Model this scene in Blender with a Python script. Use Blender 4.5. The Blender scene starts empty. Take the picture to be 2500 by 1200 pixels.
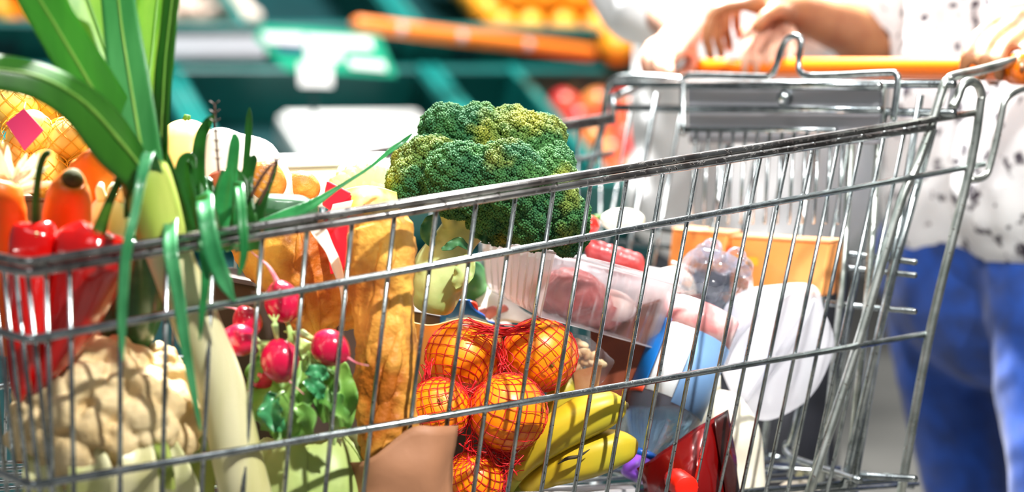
import bpy, bmesh, math, random
import numpy as np
from mathutils import Vector, Matrix, noise

C = bpy.context
SC = C.scene
random.seed(7)
RNG = np.random.RandomState(11)
PI = math.pi

# ------------------------------------------------------------------ camera, world, lights, exposure
F = 5000.0                                   # focal length in pixels of the 2500 wide frame
PITCH = math.atan(405.0 / F)
CAM = Vector((0, 0, 1.0))
cam = bpy.data.cameras.new('camera')
cam.sensor_width = 36.0
cam.lens = F / 2500.0 * 36.0
cam.clip_start = 0.05
cam.dof.use_dof = True
cam.dof.focus_distance = 1.80
cam.dof.aperture_fstop = 2.9
cam_o = bpy.data.objects.new('camera', cam)
cam_o.location = CAM
cam_o.rotation_euler = (PI / 2 - PITCH, 0, 0)
SC.collection.objects.link(cam_o)
SC.camera = cam_o

w = bpy.data.worlds.new('world')
SC.world = w
w.use_nodes = True
w.node_tree.nodes['Background'].inputs[0].default_value = (0.93, 0.97, 1.0, 1)
w.node_tree.nodes['Background'].inputs[1].default_value = 0.15


def area_light(name, loc, target, size, power, color=(1, 1, 1), spread=180):
    l = bpy.data.lights.new(name, 'AREA')
    l.shape = 'DISK'
    l.size = size
    l.energy = power
    l.color = color
    l.spread = math.radians(spread)
    o = bpy.data.objects.new(name, l)
    o.location = loc
    d = Vector(target) - Vector(loc)
    o.rotation_euler = d.to_track_quat('-Z', 'Y').to_euler()
    SC.collection.objects.link(o)
    return o


area_light('ceiling_spot_cart', (-0.05, 3.5, 3.3), (0.05, 1.95, 0.85), 0.32, 330, (1, 0.98, 0.94), 120)
area_light('ceiling_spot_side', (1.0, 0.1, 2.9), (0.05, 1.72, 0.72), 0.12, 12, (1, 0.97, 0.92), 50)
area_light('added_spot_gate', (-0.35, 1.1, 3.2), (0.3, 2.8, 0.95), 0.25, 7, (1, 0.99, 0.97), 55)  # added lamp, brightens the white top and the rear of the trolley
area_light('ceiling_panel_front', (-0.9, -0.2, 3.2), (0, 1.9, 0.7), 1.6, 17, (0.97, 0.98, 1.0))
area_light('ceiling_panel_shelves', (0.3, 4.2, 3.3), (0.0, 5.0, 0.9), 1.2, 170, (1, 0.99, 0.96))
SC.view_settings.view_transform = 'Standard'
SC.view_settings.look = 'None'
SC.view_settings.gamma = 1.0
SC.view_settings.use_curve_mapping = False
SC.view_settings.exposure = 0.04

# ------------------------------------------------------------------ placing helpers
FWD = Vector((0, math.cos(PITCH), -math.sin(PITCH)))
UPV = Vector((0, math.sin(PITCH), math.cos(PITCH)))
RIGHT = Vector((1, 0, 0))


def ray(x, y):
    return FWD + RIGHT * ((x - 1250.0) / F) + UPV * ((600.0 - y) / F)


def P(x, y, Y):
    d = ray(x, y)
    return CAM + d * (Y / d.y)


def onplane(x, y, p0, n):
    d = ray(x, y)
    t = (p0 - CAM).dot(n) / d.dot(n)
    return CAM + d * t


def px(n, Y):
    return n * Y / F


# ------------------------------------------------------------------ materials
MATS = {}


def srgb(c):
    if isinstance(c, str):
        c = c.lstrip('#')
        c = tuple(int(c[i:i + 2], 16) / 255 for i in (0, 2, 4))
    return tuple((v / 12.92 if v <= 0.04045 else ((v + 0.055) / 1.055) ** 2.4) for v in c) + (1,)


def mat(name, col, rough=0.5, metal=0.0, col2=None, scale=20.0, lo=0.4, hi=0.65, bump=0.0, bscale=None, bdist=0.002,
        col3=None, scale3=60.0, lo3=0.6, hi3=0.7, trans=0.0, ior=1.45, sss=0.0, coat=0.0, alpha=1.0, stretch=(1, 1, 1),
        spec=0.5, thin=0.0, sheen=0.0, vor=False):
    if name in MATS:
        return MATS[name]
    m = bpy.data.materials.new(name)
    MATS[name] = m
    m.use_nodes = True
    nt = m.node_tree
    N, L = nt.nodes, nt.links
    b = N['Principled BSDF']
    c1 = srgb(col)
    b.inputs['Base Color'].default_value = c1
    b.inputs['Roughness'].default_value = rough
    b.inputs['Metallic'].default_value = metal
    b.inputs['Transmission Weight'].default_value = trans
    b.inputs['IOR'].default_value = ior
    b.inputs['Specular IOR Level'].default_value = spec
    b.inputs['Coat Weight'].default_value = coat
    b.inputs['Coat Roughness'].default_value = 0.08
    b.inputs['Alpha'].default_value = alpha
    b.inputs['Sheen Weight'].default_value = sheen
    if sss > 0:
        b.inputs['Subsurface Weight'].default_value = sss
        b.inputs['Subsurface Radius'].default_value = (1.0, 0.6, 0.3)
        b.inputs['Subsurface Scale'].default_value = 0.008
    tc = N.new('ShaderNodeTexCoord')
    mp = N.new('ShaderNodeMapping')
    mp.inputs['Scale'].default_value = stretch
    L.new(tc.outputs['Object'], mp.inputs['Vector'])
    src = None
    if col2 is not None:
        tx = N.new('ShaderNodeTexNoise')
        tx.inputs['Scale'].default_value = scale
        tx.inputs['Detail'].default_value = 5
        L.new(mp.outputs[0], tx.inputs['Vector'])
        mr = N.new('ShaderNodeMapRange')
        mr.inputs[1].default_value = lo
        mr.inputs[2].default_value = hi
        L.new(tx.outputs['Fac'], mr.inputs[0])
        mx = N.new('ShaderNodeMix')
        mx.data_type = 'RGBA'
        mx.inputs[6].default_value = c1
        mx.inputs[7].default_value = srgb(col2)
        L.new(mr.outputs[0], mx.inputs[0])
        src = mx.outputs[2]
    if col3 is not None:
        if vor:
            tx = N.new('ShaderNodeTexVoronoi')
            tx.inputs['Scale'].default_value = scale3
            L.new(mp.outputs[0], tx.inputs['Vector'])
            out = tx.outputs['Distance']
        else:
            tx = N.new('ShaderNodeTexNoise')
            tx.inputs['Scale'].default_value = scale3
            tx.inputs['Detail'].default_value = 3
            L.new(mp.outputs[0], tx.inputs['Vector'])
            out = tx.outputs['Fac']
        mr = N.new('ShaderNodeMapRange')
        mr.inputs[1].default_value = lo3
        mr.inputs[2].default_value = hi3
        L.new(out, mr.inputs[0])
        mx = N.new('ShaderNodeMix')
        mx.data_type = 'RGBA'
        if src is not None:
            L.new(src, mx.inputs[6])
        else:
            mx.inputs[6].default_value = c1
        mx.inputs[7].default_value = srgb(col3)
        L.new(mr.outputs[0], mx.inputs[0])
        src = mx.outputs[2]
        if metal > 0.5:
            inv = N.new('ShaderNodeMath')
            inv.operation = 'SUBTRACT'
            inv.inputs[0].default_value = 1.0
            L.new(mr.outputs[0], inv.inputs[1])
            L.new(inv.outputs[0], b.inputs['Metallic'])
    if src is not None:
        L.new(src, b.inputs['Base Color'])
    if bump > 0:
        tx = N.new('ShaderNodeTexNoise')
        tx.inputs['Scale'].default_value = bscale or scale
        tx.inputs['Detail'].default_value = 6
        L.new(mp.outputs[0], tx.inputs['Vector'])
        bp = N.new('ShaderNodeBump')
        bp.inputs['Strength'].default_value = bump
        bp.inputs['Distance'].default_value = bdist
        L.new(tx.outputs['Fac'], bp.inputs['Height'])
        L.new(bp.outputs[0], b.inputs['Normal'])
    if thin > 0:                                # light passing through a leaf or a film
        tr = N.new('ShaderNodeBsdfTranslucent')
        if src is not None:
            L.new(src, tr.inputs['Color'])
        else:
            tr.inputs['Color'].default_value = c1
        ms = N.new('ShaderNodeMixShader')
        ms.inputs[0].default_value = thin
        L.new(b.outputs[0], ms.inputs[1])
        L.new(tr.outputs[0], ms.inputs[2])
        L.new(ms.outputs[0], N['Material Output'].inputs['Surface'])
    return m


# ------------------------------------------------------------------ mesh helpers
class MB:
    def __init__(self):
        self.v, self.f, self.n = [], [], 0

    def add(self, verts, faces):
        k = self.n
        self.v.extend([tuple(p) for p in verts])
        self.f.extend([tuple(i + k for i in f) for f in faces])
        self.n = len(self.v)
        return self

    def tube(self, pts, r, sides=8, closed=False, cap=True, mod=None, flat=1.0, hint=None):
        pts = [Vector(p) for p in pts]
        n = len(pts)
        rs = [r] * n if not hasattr(r, '__len__') else list(r)
        tang = []
        for i in range(n):
            a = pts[(i - 1) % n] if (closed or i > 0) else pts[i]
            b = pts[(i + 1) % n] if (closed or i < n - 1) else pts[i]
            t = b - a
            tang.append(t.normalized() if t.length > 1e-9 else Vector((0, 0, 1)))
        ref = Vector(hint) if hint is not None else Vector((0, 0, 1))
        if abs(tang[0].dot(ref.normalized())) > 0.95:
            ref = Vector((0, 1, 0)) if abs(tang[0].y) < 0.9 else Vector((1, 0, 0))
        nrm = (ref - tang[0] * ref.dot(tang[0])).normalized()
        V, Fc = [], []
        for i in range(n):
            nrm = (nrm - tang[i] * nrm.dot(tang[i])).normalized()
            bi = tang[i].cross(nrm)
            for k in range(sides):
                th = 2 * PI * k / sides
                rr = rs[i] * (mod(i / max(1, n - 1), th) if mod else 1.0)
                V.append(pts[i] + nrm * (math.cos(th) * rr * flat) + bi * (math.sin(th) * rr))
        m = n if closed else n - 1
        for i in range(m):
            j = (i + 1) % n
            for k in range(sides):
                k2 = (k + 1) % sides
                Fc.append((i * sides + k, i * sides + k2, j * sides + k2, j * sides + k))
        if cap and not closed:
            Fc.append(tuple(reversed(range(sides))))
            Fc.append(tuple((n - 1) * sides + k for k in range(sides)))
        return self.add(V, Fc)

    def sphere(self, c, r, seg=16, rings=10, sq=(1, 1, 1), rot=None, fn=None):
        V, Fc = [], []
        c = Vector(c)
        for i in range(rings + 1):
            ph = PI * i / rings
            for k in range(seg):
                th = 2 * PI * k / seg
                p = Vector((math.sin(ph) * math.cos(th) * sq[0], math.sin(ph) * math.sin(th) * sq[1], math.cos(ph) * sq[2]))
                rr = r * (fn(ph, th) if fn else 1.0)
                p = p * rr
                if rot is not None:
                    p = rot @ p
                V.append(c + p)
        for i in range(rings):
            for k in range(seg):
                k2 = (k + 1) % seg
                a, b, d, e = i * seg + k, i * seg + k2, (i + 1) * seg + k2, (i + 1) * seg + k
                if i == 0:
                    Fc.append((a, e, d))
                elif i == rings - 1:
                    Fc.append((a, e, b))
                else:
                    Fc.append((a, e, d, b))
        return self.add(V, Fc)

    def hexa(self, b4, t4):
        V = list(b4) + list(t4)
        return self.add(V, [(3, 2, 1, 0), (4, 5, 6, 7), (0, 1, 5, 4), (1, 2, 6, 5), (2, 3, 7, 6), (3, 0, 4, 7)])

    def box(self, o, u, v, wv):
        """box from corner o along three edge vectors"""
        o, u, v, wv = Vector(o), Vector(u), Vector(v), Vector(wv)
        return self.hexa([o, o + u, o + u + v, o + v], [o + wv, o + u + wv, o + u + v + wv, o + v + wv])

    def ribbon(self, pts, wid, nrm, fold=0.25, th=0.0009, wave=0.0, wf=3.0, cs=6, ph=0.0):
        """leaf blade: centre line, widths, facing normal hint; a folded cross-section with two faces"""
        pts = [Vector(p) for p in pts]
        n = len(pts)
        V, Fc = [], []
        m = cs + 1
        for i in range(n):
            a, b = pts[max(0, i - 1)], pts[min(n - 1, i + 1)]
            t = (b - a).normalized()
            nn = Vector(nrm[i]) if isinstance(nrm, list) else Vector(nrm)
            nn = (nn - t * nn.dot(t)).normalized()
            s = t.cross(nn)
            hw = wid[i] * 0.5
            row = []
            for k in range(m):
                q = -1 + 2 * k / cs
                off = s * (q * hw) + nn * (abs(q) * hw * fold)
                if wave:
                    off += nn * (wave * hw * (q * q) * math.sin(wf * i + ph + (2.0 if q > 0 else 0)))
                row.append(pts[i] + off)
            V.extend(row)
            V.extend([p - nn * th for p in row])
        st = 2 * m
        for i in range(n - 1):
            for k in range(cs):
                a = i * st + k
                Fc.append((a, a + 1, a + st + 1, a + st))
                a += m
                Fc.append((a + 1, a, a + st, a + st + 1))
            Fc.append((i * st, i * st + st, i * st + st + m, i * st + m))
            e = i * st + cs
            Fc.append((e + st, e, e + m, e + st + m))
        return self.add(V, Fc)

    def build(self, name, m, parent=None, smooth=True, loc=None, bevel=0, sub=0):
        """link as ONE mesh object; a child keeps its thing's origin"""
        if parent is not None:
            org = Vector(parent['org'])
        else:
            v = np.array(self.v)
            org = Vector(loc) if loc is not None else Vector(((v[:, 0].min() + v[:, 0].max()) / 2, (v[:, 1].min() + v[:, 1].max()) / 2, v[:, 2].min()))
        me = bpy.data.meshes.new(name)
        me.from_pydata([(p[0] - org.x, p[1] - org.y, p[2] - org.z) for p in self.v], [], self.f)
        me.materials.append(m)
        o = bpy.data.objects.new(name, me)
        SC.collection.objects.link(o)
        if parent is not None:
            o.parent = parent
        else:
            o.location = org
        o['org'] = tuple(org)
        if smooth:
            me.polygons.foreach_set('use_smooth', [True] * len(me.polygons))
        if bevel:
            bv = o.modifiers.new('bevel', 'BEVEL')
            bv.width = bevel
            bv.segments = 2
            bv.limit_method = 'ANGLE'
        if sub:
            s = o.modifiers.new('sub', 'SUBSURF')
            s.levels = s.render_levels = sub
        return o


def tag(o, label=None, cat=None, group=None, kind=None):
    if label:
        o['label'] = label
    if cat:
        o['category'] = cat
    if group:
        o['group'] = group
    if kind:
        o['kind'] = kind
    return o


def thing(name, label, cat, loc, group=None):
    o = bpy.data.objects.new(name, None)
    o.empty_display_size = 0.02
    o.location = loc
    o['org'] = tuple(loc)
    SC.collection.objects.link(o)
    return tag(o, label, cat, group)


def dup(root, delta, label=None, rotz=0.0, scale=1.0):
    r = root.copy()
    SC.collection.objects.link(r)
    r.location = Vector(root.location) + Vector(delta)
    r.rotation_euler = (root.rotation_euler[0], root.rotation_euler[1], root.rotation_euler[2] + rotz)
    r.scale = [s * scale for s in root.scale]
    if label:
        r['label'] = label
    for ch in list(root.children):
        c = ch.copy()
        SC.collection.objects.link(c)
        c.parent = r
        for g in ch.children:
            d = g.copy()
            SC.collection.objects.link(d)
            d.parent = c
    return r


def spline(pts, n):
    """Catmull-Rom through rows of numbers"""
    A = np.array([tuple(p) for p in pts], float)
    k = len(A)
    A = np.vstack([2 * A[0] - A[1], A, 2 * A[-1] - A[-2]])
    out = []
    for i in range(n):
        t = i / (n - 1) * (k - 1)
        j = min(int(t), k - 2)
        u = t - j
        p0, p1, p2, p3 = A[j], A[j + 1], A[j + 2], A[j + 3]
        out.append(0.5 * ((2 * p1) + (-p0 + p2) * u + (2 * p0 - 5 * p1 + 4 * p2 - p3) * u * u + (-p0 + 3 * p1 - 3 * p2 + p3) * u ** 3))
    return np.array(out)


def pspline(rows, n):
    """rows (px, py, Y, size_px) -> centre points and sizes in metres"""
    s = spline(rows, n)
    return [P(a, b, c) for a, b, c, d in s], [max(0.0004, d * c / F) for a, b, c, d in s]


def remesh(o, voxel, smooth=4):
    m = o.modifiers.new('r', 'REMESH')
    m.mode = 'VOXEL'
    m.voxel_size = voxel
    m.use_smooth_shade = True
    if smooth:
        s = o.modifiers.new('s', 'SMOOTH')
        s.factor = 0.5
        s.iterations = smooth
    dg = C.evaluated_depsgraph_get()
    dg.update()
    me = bpy.data.meshes.new_from_object(o.evaluated_get(dg))
    o.modifiers.clear()
    old = o.data
    o.data = me
    if not me.materials and old.materials:
        me.materials.append(old.materials[0])
    bpy.data.meshes.remove(old)
    me.polygons.foreach_set('use_smooth', [True] * len(me.polygons))
    return o


def ripple(o, amp, scale, seed=0.0, amp2=0.0, scale2=1.0):
    """push vertices along normals by noise (real relief)"""
    me = o.data
    off = Vector((seed, seed * 1.7, -seed))
    nr = [v.normal.copy() for v in me.vertices]
    for v, nn in zip(me.vertices, nr):
        d = noise.noise((v.co + off) * scale) * amp
        if amp2:
            d += noise.noise((v.co - off) * scale2) * amp2
        v.co += nn * d
    return o


# ------------------------------------------------------------------ shared materials
M_chrome = mat('worn_chrome', '#b9c1c3', 0.24, 1.0, col2='#868f92', scale=60, col3='#1d1713', scale3=420, lo3=0.60, hi3=0.67)
M_rail = mat('worn_rail', '#b4b4b2', 0.26, 1.0, col2='#7d7674', scale=40, col3='#181210', scale3=190, lo3=0.58, hi3=0.66)
M_pale = mat('worn_paint', '#cfd4cf', 0.35, 0.9, col2='#9ba49e', scale=40, col3='#3a2f25', scale3=260, lo3=0.63, hi3=0.69)
M_orange_plastic = mat('orange_plastic', '#ff7a05', 0.3, coat=0.5)
M_grey_plastic = mat('grey_plastic', '#8d8d93', 0.5)
# ------------------------------------------------------------------ the setting
M_floor = mat('floor_tile', '#8f8d88', 0.35, col2='#6d6c69', scale=1.5)
M_wall = mat('store_wall', '#e9ebea', 0.8, col2='#dfe2e2', scale=3)
M_grout = mat('floor_joint', '#5e5c58', 0.7)


def slab(name, o, u, v, wv, m, **k):
    b = MB().box(o, u, v, wv)
    ob = b.build(name, m, smooth=False)
    ob['kind'] = 'structure'
    return ob


slab('floor', (-6, -2.5, -0.2), (13, 0, 0), (0, 13.5, 0), (0, 0, 0.196), M_grout)['label'] = 'grey store floor under the trolley'
fl = bpy.data.objects['floor']
# floor tiles near the part of the aisle that the picture shows
tile_me = None
for ix in range(8):
    for iy in range(7):
        x0, y0 = -0.9 + ix * 0.6, 3.3 + iy * 0.6
        if tile_me is None:
            t = MB().box((0.003, 0.003, -0.004), (0.594, 0, 0), (0, 0.594, 0), (0, 0, 0.004))
            t.box((0.006, 0.006, 0), (0.588, 0, 0), (0, 0.588, 0), (0, 0, 0.0006))
            o = t.build('tile', M_floor, fl, smooth=False)
            for vtx in o.data.vertices:
                vtx.co += Vector(fl['org'])
            tile_me = o.data
        else:
            o = bpy.data.objects.new('tile', tile_me)
            SC.collection.objects.link(o)
            o.parent = fl
        o.location = Vector((x0, y0, 0.0)) - Vector(fl['org'])
slab('wall_back', (-6, 10.8, 0), (13, 0, 0), (0, 0.2, 0), (0, 0, 4.0), M_wall)['label'] = 'pale wall far behind the produce stand'

# ------------------------------------------------------------------ the shopping trolley
D = Vector((0.821, 0.571, 0))                    # from its front end to its handle
NIN = Vector((-0.571, 0.821, 0))                 # from the near side to the far side
N0 = Vector((0, 1.7, 0.913))
TILT = math.tan(math.radians(1.5))
DOWN = (NIN * TILT + Vector((0, 0, -1))).normalized()
NPL = D.cross(DOWN).normalized()


def near(x, y, inset=0.0):
    return onplane(x, y, N0, NPL) + NIN * inset


cart = thing('shopping_trolley', 'worn chrome wire shopping trolley with orange handle, full of groceries', 'shopping trolley', (0.15, 2.0, 0.0))

RF = near(75, 652)
RR = near(2290, 300)
L1F, L1R = near(80, 828), near(2300, 408)
L2F, L2R = near(85, 1183), near(2262, 815)
REAR = Vector((-0.59, 0.807, 0))
WR, WF = 0.50, 0.43
FR = RR + REAR * WR
FFr = RF + NIN * WF
ZDIR = Vector((0, 0, -1))


def rail(name, a, b, r, m=M_rail, sides=10):
    return MB().tube([a, b], r, sides).build(name, m, cart)


def floor_z(s):
    return 0.655 - 0.05 * s


def side_param(p):
    return (p - RF).dot(D) / (RR - RF).dot(D)


# near side: double top rail, two lower rails, uprights
offd = DOWN * 0.0068
RRx = near(2385, 283)
rail('top_rail', RF + DOWN * -0.0035, RRx + DOWN * -0.0035, 0.0036)
rail('top_rail', RF + offd * 0.55, near(2280, 300) + offd * 0.55, 0.0034)
rail('side_rail', L1F, near(2402, 400), 0.0031, M_chrome)
rail('side_rail', L2F, L2R, 0.0031, M_chrome)
rail('bottom_rail', Vector((*(RF + NIN * 0.03).xy, floor_z(0))), Vector((*(RR + NIN * 0.03).xy, floor_z(1))), 0.0034, M_chrome)
xt = [118, 175, 300, 415, 528, 648, 758, 868, 972, 1075, 1172, 1268, 1361, 1452, 1541, 1630, 1713, 1792, 1868, 1936, 1996, 2059, 2116, 2171, 2220]
for x in xt:
    yt = 645 - 0.1634 * (x - 108) + 9
    sl = np.interp(x, [118, 175, 415, 647, 971, 1452, 1940, 2220], [.03, .02, -.02, -.075, -.112, -.161, -.205, -.215])
    a = near(x, yt, 0.0045)
    b = near(x + sl * 520, yt + 520, 0.0045)
    dirv = (b - a).normalized()
    t = (a.z - floor_z(side_param(a))) / -dirv.z
    MB().tube([a, a + dirv * t], 0.00195, 8).build('wire', M_chrome, cart)


# front end: rails bend round the corner and run to the far side
def zpt(p, z):
    return Vector((p.x, p.y, z))


def corner(a, b):
    """a rail coming along -D at a and leaving along NIN"""
    pts = [a + D * 0.012, a + D * 0.004, a - D * 0.0015 + NIN * 0.0025, a - D * 0.003 + NIN * 0.008, a - D * 0.003 + NIN * 0.016]
    return pts + [b]


for lvl, (a, r, m) in enumerate([(RF + DOWN * -0.0035, 0.0036, M_rail), (RF + offd * 0.55, 0.0034, M_rail), (L1F, 0.0031, M_chrome), (L2F, 0.0031, M_chrome)]):
    bpt = zpt(FFr, a.z)
    MB().tube(corner(a, bpt - D * 0.003), r, 10).build('front_rail', m, cart)
for k in range(18):
    o_ = 0.012 + k * 0.0235
    if o_ > WF - 0.01:
        break
    a = zpt(RF - D * 0.003 + NIN * o_, RF.z - 0.004) + D * 0.005
    b = zpt(a, floor_z(0)) + D * 0.02
    MB().tube([a, b], 0.0019, 8).build('wire', M_chrome, cart)

# far side
fa, fb = FFr, FR
for q, (na, nb, r, m) in enumerate([(RF, RR, 0.0036, M_rail), (RF + offd, RR + offd, 0.0034, M_rail), (L1F, L1R, 0.0031, M_chrome), (L2F, L2R, 0.0031, M_chrome)]):
    dz0, dz1 = RF.z - na.z, RR.z - nb.z
    rail('far_rail', zpt(fa - NIN * dz0 * TILT, na.z), zpt(fb - NIN * dz1 * TILT, nb.z), r, m)
for k in range(26):
    u = (k + 0.5) / 26
    a = fa.lerp(fb, u)
    a.z = RF.z + (RR.z - RF.z) * u - 0.004
    b = zpt(a - NIN * 0.02 - D * 0.02, floor_z(u))
    MB().tube([a, b], 0.0019, 6).build('wire', M_chrome, cart)
# basket floor wires
for k in range(14):
    u = (k + 0.5) / 14
    a = RF.lerp(FFr, u)
    b = RR.lerp(FR, u)
    MB().tube([zpt(a, floor_z(0) - 0.003), zpt(b, floor_z(1) - 0.003)], 0.002, 6).build('floor_wire', M_chrome, cart)
for k in range(5):
    u = k / 4
    a, b = RF.lerp(RR, u) + NIN * 0.025, fa.lerp(fb, u) - NIN * 0.02
    MB().tube([zpt(a, floor_z(u) - 0.007), zpt(b, floor_z(u) - 0.007)], 0.0026, 6).build('floor_wire', M_chrome, cart)

# rear end: corner posts, gate and child seat
GD = (Vector((0, 0, -1)) - D * 0.21).normalized()
RPN = REAR.cross(GD).normalized()


def rear(x, y, back=0.0):
    return onplane(x, y, RR + D * back, RPN)


def nt(rows, inset=0.0):
    return [near(x, y, inset) for x, y in rows]


HN, HF = P(2496, 168, 2.09), P(1700, 166, 2.56)
hd = (HF - HN).normalized()
post = nt([(1975, 1215), (2097, 842), (2202, 494), (2239, 412), (2276, 311), (2306, 215)], 0.002)
post += [near(2318, 196, 0.002), near(2338, 186, 0.004), P(2400, 170, 2.055), P(2486, 146, 2.085)]
MB().tube([Vector(v) for v in spline(post, 60)], 0.0046, 12).build('handle_post', M_pale, cart)
loop = nt([(2190, 1215), (2262, 815), (2358, 421), (2386, 255), (2388, 232), (2380, 208), (2362, 199), (2342, 210), (2330, 240), (2318, 262)], -0.004)
MB().tube([Vector(v) for v in spline(loop, 60)], 0.0046, 12).build('corner_post', M_pale, cart)
MB().tube(nt([(2314, 315), (2221, 650), (2092, 1215)], 0.02), 0.0046, 10).build('corner_post', M_chrome, cart)
hook = [P(2560, 205, 2.09), P(2500, 216, 2.06)] + nt([(2465, 230), (2448, 250), (2440, 285), (2428, 345), (2412, 408), (2402, 428), (2385, 437), (2365, 438)], -0.002)
MB().tube([Vector(v) for v in spline(hook, 50)], 0.0036, 10).build('hook_bar', M_pale, cart)
gus = MB()
g = nt([(2335, 212), (2366, 212), (2352, 240), (2322, 272)], 0.004)
gus.hexa(g, [p + NIN * 0.003 for p in g])
gus.build('gusset', M_grey_plastic, cart, smooth=False)
# handle: orange tube with a chrome bracket at each end
MB().tube([HN, HN + hd * 0.004, HN + hd * 0.03, HF - hd * 0.02, HF], [0.0118, 0.0135, 0.0125, 0.0125, 0.0105], 18).build('handle', M_orange_plastic, cart)
br = MB()
br.tube([HN - hd * 0.012, HN + hd * 0.012], 0.0165, 14)
br.build('handle_cap', M_orange_plastic, cart)
MB().tube([HF, HF - D * 0.03 + Vector((0, 0, -0.004)), FR + Vector((0, 0, 0.02)), FR + Vector((0, 0, -0.01))], 0.0045, 10).build('handle_post', M_chrome, cart)
# far corner hoop, rising over the far rail
hoop = [P(1440, 420, 2.42), P(1472, 300, 2.42), P(1482, 225, 2.42), P(1500, 196, 2.41), P(1535, 188, 2.4), P(1600, 190, 2.38), P(1668, 196, 2.36)]
MB().tube([Vector(v) for v in spline(hoop, 40)], 0.0046, 10).build('corner_post', M_chrome, cart)
# gate cross bars and uprights
for (ya, yb, r) in [(205, 205, .0042), (262, 276, .0042), (545, 640, .0032), (588, 672, .003), (690, 760, .003), (1120, 1168, .0036)]:
    xa, xb = 1500, (2235 if ya > 400 else 2330)
    MB().tube([rear(xa, ya, .004), rear(xb, yb, .004)], r, 8).build('gate_bar', M_chrome, cart)
for k in range(11):
    wv = 0.03 + k * 0.0445
    a = RR + REAR * wv + D * 0.008
    MB().tube([zpt(a, 0.985 if k % 3 == 0 else 0.972), zpt(a - D * 0.085, 0.60)], 0.0022 if k % 3 else 0.0036, 8).build('wire', M_chrome, cart)
for x in (2035, 2100):
    MB().tube([rear(x + 55, 210, -.004), rear(x + 20, 700, -.006), rear(x - 30, 1180, -.01)], 0.004, 8).build('gate_post', M_pale, cart)
lp = [rear(2010, 700, -.02), rear(1940, 1040, -.02), rear(1918, 1085, -.02), rear(1925, 1108, -.02), rear(1950, 1122, -.02), rear(2100, 1172, -.02)]
MB().tube([Vector(v) for v in spline(lp, 40)], 0.0036, 10).build('gate_loop', M_chrome, cart)
# child seat: grey panel, chrome lip with an upward loop, seat back wires
pa = [rear(1676, 203, -.012), rear(2150, 203, -.012), rear(2150, 352, -.012), rear(1680, 350, -.012)]
sp = MB()
sp.hexa([p + D * .004 for p in pa], pa)
seat = sp.build('child_seat', M_grey_plastic, cart, smooth=False, bevel=0.002)
kn = MB()
kn.sphere(rear(1915, 240, -.016), .0085, 14, 8, (1, 1, 1))
kn.build('rivet', M_chrome, seat)
for yy, r in ((208, .0045), (266, .0040), (316, .0034)):
    MB().tube([rear(1672, yy, -.02), rear(2150 if yy < 300 else 2040, yy + 2, -.02)], r, 10).build('seat_bar', M_chrome, seat)
lip = [rear(1668, 330, -.024), rear(1668, 205, -.024), rear(1676, 187, -.024), rear(1700, 183, -.024), rear(1850, 187, -.024), rear(1880, 184, -.024), rear(1893, 165, -.024), rear(1906, 125, -.024), rear(1918, 100, -.024), rear(1936, 88, -.024), rear(1954, 94, -.024),
       rear(1956, 112, -.024), rear(1950, 150, -.024), rear(1953, 172, -.024), rear(1970, 184, -.024), rear(2040, 184, -.024), rear(2170, 178, -.024), rear(2188, 182, -.024), rear(2192, 200, -.024), rear(2180, 300, -.024)]
MB().tube([Vector(v) for v in spline(lip, 120)], 0.0034, 10).build('seat_loop', M_chrome, seat)
for k in range(13):
    x = 1700 + k * 30
    MB().tube([rear(x, 318, -.02), rear(x - 14, 545, -.03)], 0.0019, 6).build('seat_wire', M_chrome, seat)
# undercarriage and castors, out of the picture but what the basket stands on
for s_, w_ in ((0.08, 0.07), (0.08, 0.36), (0.92, 0.04), (0.92, 0.46)):
    a = RF.lerp(RR, s_) + NIN * w_
    MB().tube([zpt(a, floor_z(s_) - 0.01), zpt(a + D * .03, 0.3), zpt(a, 0.13)], 0.010, 10).build('leg', M_chrome, cart)
    wh = MB()
    c_ = zpt(a, 0.064)
    wh.tube([c_ - NIN * 0.014, c_ - NIN * 0.01, c_ + NIN * 0.01, c_ + NIN * 0.014], [0.054, 0.06, 0.06, 0.054], 24)
    wh.build('castor', mat('tyre', '#2b2b2e', 0.6), cart)
    MB().tube([c_ + NIN * .02, c_ + NIN * .02 + Vector((0, 0, .07)), c_ - NIN * .02 + Vector((0, 0, .07)), c_ - NIN * .02], 0.004, 8).build('castor_fork', M_chrome, cart)
# ------------------------------------------------------------------ groceries: front of the basket
M_pepper = mat('red_pepper_skin', '#e0120c', 0.16, coat=0.6, col2='#bd0808', scale=14, bump=0.05, bscale=30, spec=0.6)
M_stem = mat('green_stem', '#4c7a1e', 0.5, col2='#2f5a12', scale=50)


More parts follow.
